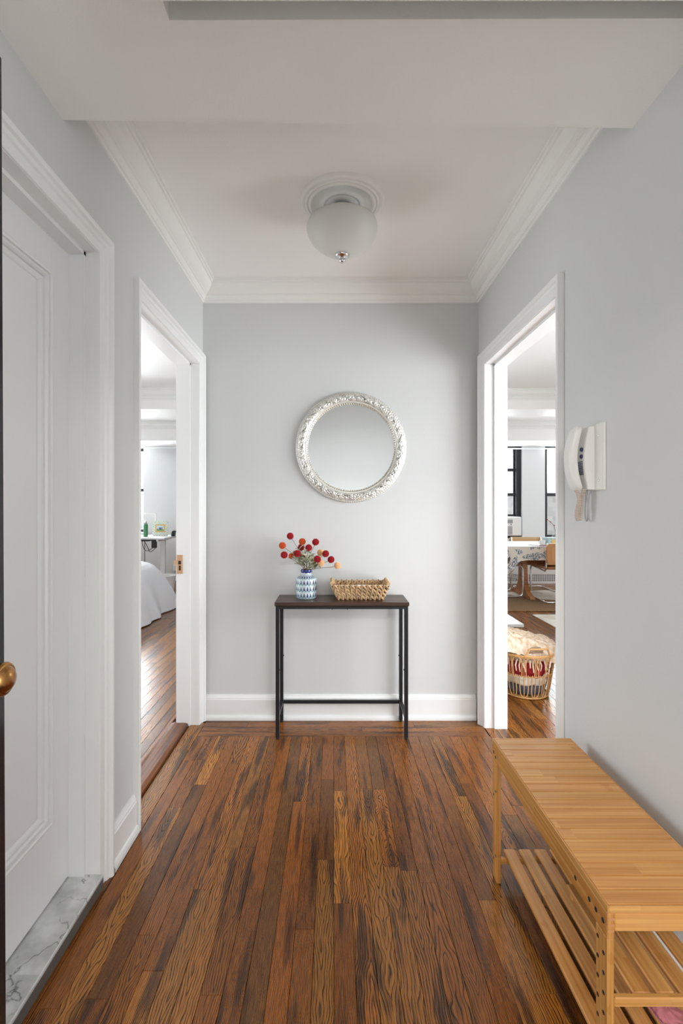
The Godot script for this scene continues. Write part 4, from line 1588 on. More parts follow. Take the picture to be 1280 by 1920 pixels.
func intercom() -> void:
	# measured on the right wall: out is towards -x
	var t := thing("intercom_phone", "white wall intercom handset on a plate with a coiled cord", "intercom", P(HALL_R, 1.41, 1.62))
	var mb := MB.new()
	mb.box(Vector3(-0.007, -0.107, -0.03), Vector3(0.0, 0.107, 0.098), 0.002)
	part(mb, "back_plate", M.white_plastic, t)
	for y in [-0.075, 0.068]:
		mb = MB.new()
		mb.ball(Vector3(-0.007, y, 0.066), 0.004, 10, 6, Vector3(0.5, 1, 1))
		part(mb, "screw", M.chrome, t)
	# base: bowed front seen from the side
	mb = MB.new()
	var poly := PackedVector2Array()
	var front := []
	for k in 15:
		var s := k / 14.0
		front.append(Vector2(0.020 + 0.022 * sin(PI * (0.12 + 0.80 * s)), lerpf(-0.104, 0.100, s)))
	# local 2d: x out from the wall (towards -x), y up
	poly.append(Vector2(0.007, 0.102))
	poly.append(Vector2(0.007, -0.104))
	for q in front:
		poly.append(q)
	var rows := []
	for q in [[-0.046, 0.90], [-0.042, 1.0], [0.038, 1.0], [0.043, 0.93]]:
		var row := []
		for p in poly:
			row.append(Vector3(-(0.007 + (p.x - 0.007) * q[1]), p.y * (0.98 + 0.02 * q[1]), q[0]))
		rows.append(row)
	mb.grid(rows, true, false, false, false)
	cap(mb, rows[0]); cap(mb, rows[3])
	orient(mb, Vector3(-0.015, 0, 0))
	part(mb, "base", M.white_plastic, t)
	for y in [0.027, 0.004]:
		mb = MB.new()
		mb.lathe([Vector2(0.007, 0.0), Vector2(0.007, 0.004), Vector2(0.005, 0.006), Vector2(0.0, 0.006)], 14)
		var o := part(mb, "button", M.navy_plastic, t)
		o.rotation.z = PI / 2
		o.position = Vector3(-0.041, y, 0.030)
	mb = MB.new()
	for k in 9:
		mb.box(Vector3(-0.0435, -0.014 - k * 0.0052, 0.002), Vector3(-0.0395, -0.0115 - k * 0.0052, 0.036), 0.0006)
	part(mb, "speaker_slot", M.navy_plastic, t)
	# handset: a bowed grip with thicker ends
	mb = MB.new()
	rows = []
	for k in 25:
		var s := k / 24.0
		var y := lerpf(-0.106, 0.104, s)
		var bow := sin(PI * s)
		var outer := 0.058 + 0.026 * pow(bow, 0.9)
		var inner := 0.040 + 0.014 * pow(bow, 0.8) - 0.006 * (1.0 - bow)
		var endr := clampf(minf(s, 1.0 - s) / 0.05, 0.0, 1.0)
		endr = 0.55 + 0.45 * sqrt(endr)
		var mid := (outer + inner) / 2
		var hx := (outer - inner) / 2 * endr
		var hz := 0.027 * endr
		var row := []
		for j in 20:
			var a := TAU * j / 20
			var ca := signf(cos(a)) * pow(absf(cos(a)), 0.55)
			var sa := signf(sin(a)) * pow(absf(sin(a)), 0.55)
			row.append(Vector3(-(mid + hx * ca), y, 0.010 + hz * sa))
		rows.append(row)
	mb.grid(rows, true, false, true, false)
	cap(mb, rows[0]); cap(mb, rows[24])
	orient(mb, Vector3(-0.06, 0, 0.010))
	part(mb, "handset", M.white_plastic, t)
	# coiled cord: from the handset down, round and up to the base
	mb = MB.new()
	var path := []
	var n := 460
	for k in n:
		var s := k / float(n - 1)
		var c: Vector3
		if s < 0.5:
			var q := s * 2.0
			c = Vector3(-0.052 + 0.010 * q + 0.004 * sin(q * 6.0), -0.104 - 0.102 * q, 0.012 + 0.006 * sin(q * 5.0))
		else:
			var q := (s - 0.5) * 2.0
			c = Vector3(-0.042 + 0.012 * sin(q * PI) * (1 - q) + 0.012 * q, -0.206 + 0.104 * q, 0.014 - 0.012 * sin(q * PI * 1.2))
		var a := k * TAU / 9.0
		path.append(c + Vector3(cos(a) * 0.0062, 0.0, sin(a) * 0.0062))
	mb.tube(path, 0.0016, 5)
	part(mb, "coiled_cord", M.cord, t)
	mb = MB.new()
	path = []
	for k in 25:
		var s := k / 24.0
		var a := s * TAU
		path.append(Vector3(-0.012 - 0.004 * sin(a), -0.100 - 0.108 * sin(PI * s) , 0.002 + 0.017 * sin(a)))
	mb.tube(path, 0.0027, 7)
	part(mb, "wire_loop", M.grey_cord, t)

func cap(mb: MB, ring: Array) -> void:
	var c := Vector3.ZERO
	for p in ring:
		c += p
	c /= ring.size()
	for k in ring.size():
		mb.tri(c, ring[k], ring[(k + 1) % ring.size()])

# turns every triangle of a roughly star-shaped solid outwards
func orient(mb: MB, centre: Vector3) -> void:
	for q in range(0, mb.v.size(), 3):
		var a := mb.v[q]; var b := mb.v[q + 1]; var c := mb.v[q + 2]
		var m := (a + b + c) / 3.0
		var o := m - centre
		o.y *= 0.3
		var fn := (c - a).cross(b - a)
		if fn.dot(o) < 0:
			mb.v[q + 1] = c; mb.v[q + 2] = b
			var tu := mb.u[q + 1]; mb.u[q + 1] = mb.u[q + 2]; mb.u[q + 2] = tu
			var tn := mb.n[q + 1]; mb.n[q + 1] = mb.n[q + 2]; mb.n[q + 2] = tn
		for k in 3:
			var f := (mb.v[q + 2] - mb.v[q]).cross(mb.v[q + 1] - mb.v[q])
			if mb.n[q + k].dot(f) < 0:
				mb.n[q + k] = -mb.n[q + k]

func bench() -> void:
	var t := thing("slatted_bench", "bamboo shoe bench with a slatted seat and open slatted shelves", "bench", P(0.6735, 0, 1.305))
	# local: x -0.1335 .. 0.1335, z near +0.348, far -0.348
	var hx := 0.1335
	var hz := 0.348
	var H := 0.462
	var n := 18
	rng.seed = 4
	var pitch := (2.0 * hz - 0.008) / n
	for k in n:
		var mb := MB.new()
		var z := hz - 0.004 - pitch * (k + 1)
		var tone := rng.randf_range(0.90, 1.05)
		mb.col = Color(tone, tone * rng.randf_range(0.97, 1.01), tone * rng.randf_range(0.93, 1.0))
		mb.uo = Vector2(rng.randf(), rng.randf())
		mb.box(Vector3(-hx + 0.0042, H - 0.014, z + 0.0012), Vector3(hx - 0.0042, H, z + pitch - 0.0012), 0.0008, 0)
		part(mb, "seat_slat", M.bamboo, t)
	var sb := MB.new()
	sb.box(Vector3(-hx + 0.0145, H - 0.020, -hz + 0.0145), Vector3(hx - 0.0145, H - 0.0145, hz - 0.0145))
	part(sb, "seat_board", M.groove, t)
	var piece := func(lo: Vector3, hi: Vector3, g: int, called: String, bev := 0.002) -> MeshInstance3D:
		var mb := MB.new()
		var tone := rng.randf_range(0.92, 1.03)
		mb.col = Color(tone, tone, tone * rng.randf_range(0.95, 1.0))
		mb.uo = Vector2(rng.randf(), rng.randf())
		mb.box(lo, hi, bev, g)
		return part(mb, called, M.bamboo, t)
	var side := []
	for s in [-1, 1]:
		var x0 := -hx if s < 0 else hx - 0.014
		side.append(piece.call(Vector3(x0, H - 0.066, -hz), Vector3(x0 + 0.014, H - 0.0145, hz), 2, "side_rail"))
	for s in [-1, 1]:
		var z0 := -hz if s < 0 else hz - 0.014
		piece.call(Vector3(-hx + 0.0145, H - 0.051, z0), Vector3(hx - 0.0145, H - 0.0145, z0 + 0.014), 0, "end_rail")
	for s in [-1, 1]:
		var e0 := -hx if s < 0 else hx - 0.0036
		piece.call(Vector3(e0, H - 0.0145, -hz), Vector3(e0 + 0.0036, H - 0.0004, hz), 2, "edge_strip", 0.0006)
		var f0 := -hz if s < 0 else hz - 0.0036
		piece.call(Vector3(-hx + 0.0037, H - 0.0145, f0), Vector3(hx - 0.0037, H - 0.0004, f0 + 0.0036), 0, "edge_strip", 0.0006)
	var legs := []
	for sx in [-1, 1]:
		for sz in [-1, 1]:
			var x0 := -hx + 0.001 if sx < 0 else hx - 0.015
			var z0 := -hz + 0.002 if sz < 0 else hz - 0.046
			var lg = piece.call(Vector3(x0, 0.0, z0), Vector3(x0 + 0.014, H - 0.0665, z0 + 0.044), 1, "leg")
			legs.append(lg)
	# lower shelf: five slats on two cross rails
	for k in 5:
		var x := -0.099 + k * 0.0525
		piece.call(Vector3(x, 0.076, -hz + 0.004), Vector3(x + 0.040, 0.088, hz - 0.004), 2, "shelf_slat", 0.003)
	for z in [hz - 0.034, -hz + 0.022]:
		piece.call(Vector3(-hx + 0.0155, 0.056, z), Vector3(hx - 0.0155, 0.0755, z + 0.012), 0, "shelf_rail")
	# short upper shelf over the near half
	for k in 4:
		var x := -0.073 + k * 0.0475
		piece.call(Vector3(x, 0.2645, 0.05), Vector3(x + 0.037, 0.2765, hz - 0.0145), 2, "shelf_slat", 0.003)
	piece.call(Vector3(-hx + 0.0155, 0.260, hz - 0.014), Vector3(hx - 0.0155, 0.2785, hz - 0.002), 0, "shelf_rail")
	piece.call(Vector3(-0.070, 0.250, 0.064), Vector3(hx - 0.0155, 0.264, 0.076), 0, "shelf_rail")
	# plugged bolt holes on the rail, the legs and the comb joint at the near corner
	var holes := func(parent: Node, list: Array, r: float) -> void:
		for q in list:
			var mb := MB.new()
			mb.xf = Transform3D(Basis(Vector3(0, 0, 1), PI / 2), q)
			mb.lathe([Vector2(r, -0.001), Vector2(r, 0.0004), Vector2(r * 0.75, 0.0003), Vector2(0.0, 0.0002)], 14)
			part(mb, "bolt_hole", M.dark_hole, parent)
	var xl := -hx
	holes.call(side[0], [Vector3(xl, H - 0.041, hz - 0.127), Vector3(xl, H - 0.041, hz - 0.068), Vector3(xl, H - 0.041, hz - 0.042), Vector3(xl, H - 0.041, hz - 0.016), Vector3(xl, H - 0.038, -hz + 0.018), Vector3(xl, H - 0.048, -hz + 0.034)], 0.0052)
	var near := []
	for k in 5:
		near.append(Vector3(xl + 0.001, 0.372 - k * 0.040, hz - 0.037))
		near.append(Vector3(xl + 0.001, 0.356 - k * 0.040, hz - 0.016))
	holes.call(legs[1], near, 0.0042)
	holes.call(legs[0], [Vector3(xl + 0.001, 0.30, -hz + 0.034), Vector3(xl + 0.001, 0.28, -hz + 0.015), Vector3(xl + 0.001, 0.085, -hz + 0.034), Vector3(xl + 0.001, 0.065, -hz + 0.015)], 0.0042)
	var mb2 := MB.new()
	for k in 3:
		mb2.box(Vector3(xl + 0.0006, H - 0.0285 - k * 0.0115, hz - 0.006), Vector3(xl + 0.0135, H - 0.0235 - k * 0.0115, hz + 0.0004), 0.0)
	part(mb2, "comb_joint", M.back_wood, side[0])
	# pink slipper left on the lower shelf
	var sl := thing("pink_slipper", "crumpled dusty-pink towelling slipper on the lower shelf of the bench", "slipper", P(0.757, 0.0885, 1.10))
	var pk := noise(21, 30.0, 3)
	var rows := []
	for i in 17:
		var th := -PI / 2 + PI * i / 16
		var row := []
		for k in 28:
			var a := TAU * k / 28
			var d := Vector3(cos(a) * cos(th), sin(th), -sin(a) * cos(th))
			var r := 1.0 + 0.28 * pk.get_noise_3dv(d * 0.06) + 0.12 * sin(a * 7.0 + i)
			row.append(Vector3(0, 0.0165, 0) + d * r * Vector3(0.028, 0.013, 0.028))
		rows.append(row)
	var mb := MB.new()
	mb.grid(rows, true, false, true)
	part(mb, "upper", M.pink, sl)
	mb = MB.new()
	mb.xf = Transform3D(Basis(Vector3.UP, 0.2), Vector3(0, 0.0, -0.01))
	mb.box(Vector3(-0.026, 0.0, -0.035), Vector3(0.026, 0.004, 0.035), 0.0015)
	part(mb, "sole", M.pink, sl)

# ---------------------------------------------------------------- bedroom
func bedroom() -> void:
	# bed: long side along the way to the window, duvet hanging to the floor
	var t := thing("bed", "bed under a plain white duvet hanging down to the floor", "bed", P(-3.0, 0, 5.2))
	var mb := MB.new()
	mb.box(Vector3(-0.80, 0.12, -0.82), Vector3(0.82, 0.30, 0.95), 0.03)
	part(mb, "bed_base", M.white_matte, t)
	mb = MB.new()
	mb.box(Vector3(-0.80, 0.30, -0.80), Vector3(0.80, 0.52, 0.95), 0.06)
	part(mb, "mattress", M.white_matte, t)
	var wr := noise(17, 1.0, 3)
	var rows := []
	var us := []
	# section across: from the middle of the bed over the edge to the floor
	var sec := [Vector2(-0.85, 0.575), Vector2(0.0, 0.59), Vector2(0.45, 0.585), Vector2(0.68, 0.575), Vector2(0.76, 0.56), Vector2(0.82, 0.52), Vector2(0.87, 0.45), Vector2(0.915, 0.36), Vector2(0.955, 0.27), Vector2(0.99, 0.18), Vector2(1.02, 0.09), Vector2(1.045, 0.012)]
	var fine := []
	for k in sec.size() - 1:
		for q in 5:
			fine.append(sec[k].lerp(sec[k + 1], q / 5.0))
	fine.append(sec[sec.size() - 1])
	var nz := 60
	for i in nz + 1:
		var s := float(i) / nz
		var z := lerpf(1.0, -0.84, s)
		var row := []
		for q in fine:
			var fall := clampf((0.57 - q.y) / 0.55, 0.0, 1.0)
			var endk := smoothstep(0.86, 1.0, s)
			var p := Vector3(q.x, q.y, z)
			# folds grow towards the hem
			p.x += fall * (0.022 * sin(z * 16.0 + 1.2 * sin(z * 5.0)) + 0.03 * wr.get_noise_2d(z * 2.0, 3.0))
			p.y += (1.0 - fall) * 0.014 * wr.get_noise_2d(q.x * 1.6, z * 1.6)
			p.z -= 0.13 * fall * endk
			p.x -= 0.06 * endk * (1 - fall)
			row.append(p)
		rows.append(row)
	# foot end: the cloth falls to the floor there too
	for i in 14:
		var s := (i + 1) / 14.0
		var row := []
		for q in fine:
			var last: Vector3 = rows[nz][row.size()]
			var y := minf(last.y, lerpf(0.575, 0.012, s))
			row.append(Vector3(last.x - 0.0, y, last.z - 0.16 * s * (1.0 - clampf((0.57 - q.y) / 0.55, 0, 1) * 0.8) - 0.015 * sin(q.x * 18.0) * s))
		rows.append(row)
	mb.v.clear()
	mb = MB.new()
	mb.grid(rows, false, false, true, false)
	upright(mb)
	part(mb, "duvet", M.linen, t)
	# standing desk
	t = thing("desk", "white standing desk against the bedroom window wall", "desk", P(-3.14, 0, 7.38))
	mb = MB.new()
	mb.box(Vector3(-0.70, 0.775, -0.37), Vector3(0.70, 0.80, 0.37), 0.004)
	part(mb, "desktop", M.white_matte, t)
	for x in [-0.55, 0.555]:
		mb = MB.new()
		mb.box(Vector3(x - 0.035, 0.03, -0.02), Vector3(x + 0.035, 0.74, 0.04), 0.004)
		mb.box(Vector3(x - 0.025, 0.0, -0.30), Vector3(x + 0.025, 0.032, 0.32), 0.008)
		mb.box(Vector3(x - 0.03, 0.74, -0.30), Vector3(x + 0.03, 0.775, 0.30), 0.004)
		part(mb, "leg", M.white_matte, t)
	mb = MB.new()
	mb.box(Vector3(-0.52, 0.735, -0.02), Vector3(0.52, 0.772, 0.02), 0.003)
	part(mb, "crossbar", M.white_matte, t)
	mb = MB.new()
	mb.box(Vector3(0.06, 0.715, 0.16), Vector3(0.25, 0.774, 0.32), 0.006)
	part(mb, "drawer", M.white_matte, t)
	mb = MB.new()
	mb.box(Vector3(0.34, 0.745, 0.22), Vector3(0.46, 0.774, 0.32), 0.006)
	part(mb, "control_box", M.black_metal, t)
	t = thing("power_adapter", "black power adapter hanging below the desk with looping cables", "power adapter", P(-2.62, 0.60, 7.10))
	mb = MB.new()
	mb.box(Vector3(-0.035, 0.045, -0.02), Vector3(0.035, 0.175, 0.03), 0.008)
	part(mb, "adapter_block", M.black_metal, t)
	for c in [[Vector3(-0.18, 0.15, 0), Vector3(-0.15, -0.05, 0.02), Vector3(-0.08, 0.0, 0.02), Vector3(-0.02, 0.05, 0)], [Vector3(-0.16, 0.16, 0), Vector3(-0.04, 0.04, 0.03), Vector3(-0.10, -0.09, 0.02), Vector3(0.02, 0.05, 0)], [Vector3(-0.14, 0.15, 0), Vector3(-0.14, -0.1, 0.0), Vector3(-0.15, -0.3, 0.0), Vector3(-0.07, -0.59, -0.02)]]:
		mb = MB.new()
		var path := []
		for k in 17:
			path.append(c[0].bezier_interpolate(c[1], c[2], c[3], k / 16.0))
		mb.tube(path, 0.0045, 6)
		part(mb, "cable", M.black_metal, t)
	# things on the desk
	t = thing("water_bottle", "translucent green water bottle standing on the white desk", "bottle", P(-2.805, 0.8003, 7.25))
	mb = MB.new()
	mb.lathe([Vector2(0.0, 0.0), Vector2(0.030, 0.0), Vector2(0.033, 0.006), Vector2(0.033, 0.17), Vector2(0.028, 0.186), Vector2(0.0, 0.187)], 24)
	part(mb, "body", M.green_plastic, t)
	mb = MB.new()
	mb.lathe([Vector2(0.0, 0.1872), Vector2(0.027, 0.1872), Vector2(0.027, 0.202), Vector2(0.022, 0.206), Vector2(0.0, 0.206)], 20)
	part(mb, "collar", M.grey_plastic, t)
	mb = MB.new()
	mb.lathe([Vector2(0.0, 0.2063), Vector2(0.016, 0.2063), Vector2(0.018, 0.228), Vector2(0.011, 0.238), Vector2(0.0, 0.24)], 16)
	part(mb, "cap", M.white_plastic, t)
	mb = MB.new()
	for k in 6:
		mb.ball(Vector3(0.004, 0.03 + k * 0.024, 0.0328), 0.003, 6, 4)
	part(mb, "measure_mark", M.white_plastic, t)
	t = thing("photo_frame", "checked pastel photo frame with a yellow mount on the desk", "picture frame", P(-2.665, 0.801, 7.46))
	t.rotation_degrees = Vector3(-9, 8, 0)
	mb = MB.new()
	mb.xf = Transform3D(Basis.IDENTITY, Vector3(0, 0.115, 0))
	mb.box(Vector3(-0.115, -0.115, -0.012), Vector3(0.115, 0.115, 0.0), 0.004)
	part(mb, "backing", M.white_matte, t)
	mb = MB.new()
	mb.quad(Vector3(-0.113, 0.002, 0.001), Vector3(0.113, 0.002, 0.001), Vector3(0.113, 0.228, 0.001), Vector3(-0.113, 0.228, 0.001))
	part(mb, "border", M.check, t)
	mb = MB.new()
	mb.box(Vector3(-0.074, 0.055, 0.0), Vector3(0.074, 0.178, 0.004), 0.001)
	part(mb, "mount", M.yellow, t)
	mb = MB.new()
	mb.quad(Vector3(-0.054, 0.072, 0.0046), Vector3(0.054, 0.072, 0.0046), Vector3(0.054, 0.160, 0.0046), Vector3(-0.054, 0.160, 0.0046), Vector2(0, 1), Vector2(1, 1), Vector2(1, 0), Vector2(0, 0))
	part(mb, "picture", M.art, t)
	t = thing("phone_stand", "small black gadget stand on the right end of the desk", "stand", P(-2.43, 0.8003, 7.40))
	mb = MB.new()
	mb.prism(PackedVector2Array([Vector2(-0.035, 0), Vector2(0.012, 0), Vector2(0.018, 0.055), Vector2(0.045, 0.062), Vector2(0.040, 0.078), Vector2(0.010, 0.088), Vector2(-0.018, 0.080), Vector2(-0.028, 0.06)]), Vector3(0, 0, -0.03), Vector3.RIGHT, Vector3.UP, 0.06)
	part(mb, "stand_body", M.black_metal, t)
	mb = MB.new()
	mb.ball(Vector3(0.065, 0.05, 0.0), 0.022, 12, 8, Vector3(1, 0.6, 0.8))
	mb.tube([Vector3(0.03, 0.07, 0), Vector3(0.06, 0.05, 0)], 0.006, 6)
	part(mb, "holder", M.grey_plastic, t)
	t = thing("desk_lamp", "slim white desk lamp post behind the green bottle", "lamp", P(-2.79, 0.8003, 7.62))
	mb = MB.new()
	mb.lathe([Vector2(0.0, 0.0), Vector2(0.07, 0.0), Vector2(0.07, 0.010), Vector2(0.0, 0.014)], 24)
	part(mb, "base", M.white_plastic, t)
	mb = MB.new()
	mb.box(Vector3(-0.012, 0.012, -0.010), Vector3(0.012, 0.34, 0.010), 0.003)
	part(mb, "pole", M.white_plastic, t)
	mb = MB.new()
	mb.box(Vector3(-0.25, 0.332, -0.018), Vector3(0.014, 0.346, 0.018), 0.004)
	part(mb, "arm", M.white_plastic, t)
	t = thing("waste_bin", "round white waste bin on the floor below the desk", "bin", P(-2.33, 0, 6.72))
	mb = MB.new()
	mb.lathe([Vector2(0.0, 0.0), Vector2(0.105, 0.0), Vector2(0.110, 0.006), Vector2(0.140, 0.285), Vector2(0.146, 0.290), Vector2(0.146, 0.302), Vector2(0.138, 0.304), Vector2(0.134, 0.29), Vector2(0.104, 0.012), Vector2(0.0, 0.01)], 36)
	part(mb, "bucket", M.white_plastic, t)
	t = thing("wall_socket", "small white socket box low on the bedroom wall behind the bin", "socket", P(-2.655, 0.215, FAR))
	mb = MB.new()
	mb.box(Vector3(-0.045, -0.055, 0.0), Vector3(0.045, 0.055, 0.03), 0.006)
	part(mb, "box", M.white_plastic, t)

func upright(mb: MB) -> void:
	for q in range(0, mb.v.size(), 3):
		var f := (mb.v[q + 2] - mb.v[q]).cross(mb.v[q + 1] - mb.v[q])
		if f.dot(Vector3(0.6, 1.0, -0.2)) < 0:
			var tv := mb.v[q + 1]; mb.v[q + 1] = mb.v[q + 2]; mb.v[q + 2] = tv
			var tu := mb.u[q + 1]; mb.u[q + 1] = mb.u[q + 2]; mb.u[q + 2] = tu
			var tn := mb.n[q + 1]; mb.n[q + 1] = mb.n[q + 2]; mb.n[q + 2] = tn
			f = -f
		for k in 3:
			if mb.n[q + k].dot(f) < 0:
				mb.n[q + k] = -mb.n[q + k]

# ---------------------------------------------------------------- living room
func living_room() -> void:
	var mb := MB.new()
	# rugs
	var t := thing("jute_rug", "flat woven tan jute rug under the dining table", "rug", P(3.6, 0, 6.65))
	mb = MB.new()
	mb.box(Vector3(-1.9, 0.0005, -0.83), Vector3(1.9, 0.012, 0.87), 0.004, 0)
	part(mb, "weave", M.jute, t)
	t = thing("pale_rug", "thin cream patterned rug lying on the jute below the chairs", "rug", P(3.75, 0.0125, 6.80))
	mb = MB.new()
	var poly := PackedVector2Array()
	for k in 40:
		var a := TAU * k / 40
		var r := 1.0 + 0.06 * sin(a * 3.0 + 1.0) + 0.05 * sin(a * 5.0)
		poly.append(Vector2(cos(a) * 1.35 * r, sin(a) * 0.40 * r))
	mb.prism(poly, Vector3.ZERO, Vector3(1, 0, 0), Vector3(0, 0, -1), 0.005)
	part(mb, "pile", M.cream, t)
	t = thing("cream_rug", "plain cream rug, one corner showing on the living-room floor", "rug", P(3.6, 0, 4.55))
	mb = MB.new()
	mb.box(Vector3(-1.32, 0.0005, -1.02), Vector3(1.6, 0.014, 0.70), 0.005, 0)
	part(mb, "pile", M.cream, t)
	# dining table under a printed cloth
	t = thing("dining_table", "wooden pedestal dining table with a flared trestle foot", "table", P(3.25, 0, 6.75))
	mb = MB.new()
	mb.box(Vector3(-0.98, 0.70, -0.48), Vector3(0.98, 0.73, 0.46), 0.004, 0)
	part(mb, "tabletop", M.table_wood, t)
	for x in [-0.617, 0.617]:
		mb = MB.new()
		var out := PackedVector2Array()
		var side := [Vector2(0.34, 0.0), Vector2(0.335, 0.030), Vector2(0.24, 0.055), Vector2(0.16, 0.105), Vector2(0.105, 0.18), Vector2(0.082, 0.28), Vector2(0.076, 0.5), Vector2(0.090, 0.60), Vector2(0.22, 0.700)]
		for q in side:
			out.append(q)
		for k in side.size():
			var q: Vector2 = side[side.size() - 1 - k]
			out.append(Vector2(-q.x, q.y))
		mb.uo = Vector2(0.2, 0.1)
		mb.prism(out, Vector3(x - 0.033, 0.0185, 0), Vector3(0, 0, -1), Vector3(0, 0.973, 0), 0.066)
		part(mb, "trestle", M.table_wood, t)
	mb = MB.new()
	mb.box(Vector3(-0.58, 0.44, -0.03), Vector3(0.58, 0.55, 0.03), 0.004, 0)
	mb.box(Vector3(-0.80, 0.60, 0.30), Vector3(0.80, 0.700, 0.33), 0.003, 0)
	part(mb, "stretcher", M.table_wood, t)
	# tablecloth draped over it
	var tc := thing("tablecloth", "white tablecloth with a blue toile print hanging over the dining table", "tablecloth", P(3.25, 0.7305, 6.75))
	mb = MB.new()
	mb.box(Vector3(-1.0, 0.0, -0.50), Vector3(1.0, 0.004, 0.48), 0.0015, 0)
	part(mb, "cloth_top", M.linen, tc)
	mb = MB.new()
	var rows := []
	var uvs := []
	var peri := [Vector2(-1.0, -0.50), Vector2(-1.0, 0.48), Vector2(1.0, 0.48), Vector2(1.0, -0.50)]
	for i in 9:
		var s := i / 8.0
		var row := []
		var ur := []
		var run := 0.0
		for e in 3:
			for k in 24:
				var f := k / 24.0
				var p: Vector2 = peri[e].lerp(peri[e + 1], f)
				var toc: float = minf(f, 1.0 - f) * peri[e].distance_to(peri[e + 1])
				var near_corner: float = exp(-toc * toc / 0.012) if (e > 0 or f > 0.5) and (e < 2 or f < 0.5) else 0.0
				var drop: float = 0.175 + 0.13 * near_corner
				var flare: float = s * (0.012 * sin(f * 28.0 + e) + 0.035 * near_corner)
				var o := Vector2(p.x / 1.0, p.y / 0.49)
				var dir := Vector2(signf(p.x) if absf(o.x) > 0.97 else 0.0, signf(p.y) if absf(o.y) > 0.95 else 0.0).normalized()
				p += dir * (flare + 0.004)
				row.append(Vector3(p.x, 0.003 - s * drop, p.y))
				ur.append(Vector2(run + f * peri[e].distance_to(peri[e + 1]), s * 0.22))
			run += peri[e].distance_to(peri[e + 1])
		rows.append(row); uvs.append(ur)
	mb.grid(rows, false, false, true, false, uvs)
	orient(mb, Vector3.ZERO)
	part(mb, "cloth_drop", M.toile, tc)
	# cantilever chairs
	var ch := chair("cantilever chair pushed in at the near side of the table, chrome tube and wood", P(2.93, 0.0185, 6.40), 180.0)
	ch = copy(ch, "dining_chair", "chrome cantilever chair at the left end of the table, mostly behind the door casing")
	ch.position = P(2.31, 0.0185, 6.82)
	ch.rotation_degrees.y = 90.0
	ch = copy(ch, "dining_chair", "chair beyond the table, only its pale wooden top rail showing")
	ch.position = P(2.96, 0.0185, 7.20)
	ch.rotation_degrees.y = 0.0
	for o in ch.get_children():
		if o.name.begins_with("backrest") or o.name.begins_with("cane"):
			o.material_override = M.pale_wood
	# things on the table
	t = thing("tissue_box", "pale blue patterned box standing on the white tablecloth", "box", P(2.90, 0.735, 6.50))
	t.rotation_degrees.y = 14
	mb = MB.new()
	mb.box(Vector3(-0.075, 0.0, -0.06), Vector3(0.075, 0.105, 0.06), 0.006)
	part(mb, "carton", M.aqua, t)
	mb = MB.new()
	mb.box(Vector3(-0.025, 0.022, 0.0595), Vector3(0.033, 0.078, 0.0612), 0.0005)
	part(mb, "label_patch", M.yellow, t)
	mb = MB.new()
	for q in [[-0.03, 0.014], [0.038, 0.014], [-0.03, 0.086], [0.038, 0.086], [-0.03, 0.05], [0.038, 0.05]]:
		mb.ball(Vector3(q[0], q[1], 0.0602), 0.0055, 8, 5, Vector3(1, 1, 0.3))
	part(mb, "printed_dot", M.navy_plastic, t)
	t = thing("mug", "small white mug beside the pale blue box on the table", "mug", P(2.775, 0.7465, 6.45))
	mb = MB.new()
	mb.lathe([Vector2(0.0, 0.0), Vector2(0.030, 0.0), Vector2(0.036, 0.010), Vector2(0.038, 0.055), Vector2(0.036, 0.057), Vector2(0.034, 0.055), Vector2(0.032, 0.010), Vector2(0.0, 0.006)], 24)
	part(mb, "cup", M.white_plastic, t)
	mb = MB.new()
	mb.tube([Vector3(-0.036, 0.045, 0), Vector3(-0.055, 0.042, 0), Vector3(-0.058, 0.025, 0), Vector3(-0.036, 0.014, 0)], 0.004, 6)
	part(mb, "handle", M.white_plastic, t)
	t = thing("magazine", "red-edged magazine lying under the mug on the tablecloth", "magazine", P(2.74, 0.7347, 6.45))
	t.rotation_degrees.y = 20
	mb = MB.new()
	mb.box(Vector3(-0.10, 0.0, -0.08), Vector3(0.11, 0.011, 0.10), 0.001)
	part(mb, "pages", M.white_matte, t)
	mb = MB.new()
	mb.box(Vector3(-0.102, 0.0, 0.1), Vector3(0.112, 0.0112, 0.1025), 0.0005)
	part(mb, "spine", M.red_cloth, t)
	# air conditioner in the left window
	t = thing("air_conditioner", "white window air conditioner below the black sash", "air conditioner", P(2.78, 0.772, 8.12))
	mb = MB.new()
	mb.box(Vector3(-0.31, 0.0, -0.20), Vector3(0.31, 0.31, 0.14), 0.012)
	part(mb, "housing", M.white_plastic, t)
	mb = MB.new()
	mb.box(Vector3(-0.26, 0.205, 0.1395), Vector3(0.165, 0.265, 0.1425), 0.001)
	part(mb, "control_panel", M.grey_plastic, t)
	for k in 9:
		mb = MB.new()
		mb.box(Vector3(-0.26, 0.020 + k * 0.0155, 0.1395), Vector3(0.16, 0.0295 + k * 0.0155, 0.1435), 0.001)
		part(mb, "louvre", M.grey_plastic, t)
	mb = MB.new()
	mb.ball(Vector3(0.14, 0.185, 0.141), 0.012, 10, 6, Vector3(1, 1, 0.4))
	part(mb, "dial", M.grey_plastic, t)
	# radiator cover with a real pierced grille
	t = thing("radiator_cover", "long low white radiator cover with a pierced grille under the windows", "radiator cover", P(3.2, 0, 8.02))
	mb = MB.new()
	mb.box(Vector3(-1.6, 0.60, -0.17), Vector3(1.6, 0.63, 0.16), 0.004)
	part(mb, "cover_top", M.trim, t)
	mb = MB.new()
	mb.box(Vector3(-1.58, 0.155, 0.128), Vector3(1.58, 0.60, 0.15), 0.002)
	mb.box(Vector3(-1.58, 0.0, 0.128), Vector3(1.58, 0.030, 0.15), 0.002)
	part(mb, "front_panel", M.trim, t)
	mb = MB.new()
	mb.box(Vector3(-1.57, 0.03, 0.09), Vector3(1.57, 0.155, 0.10))
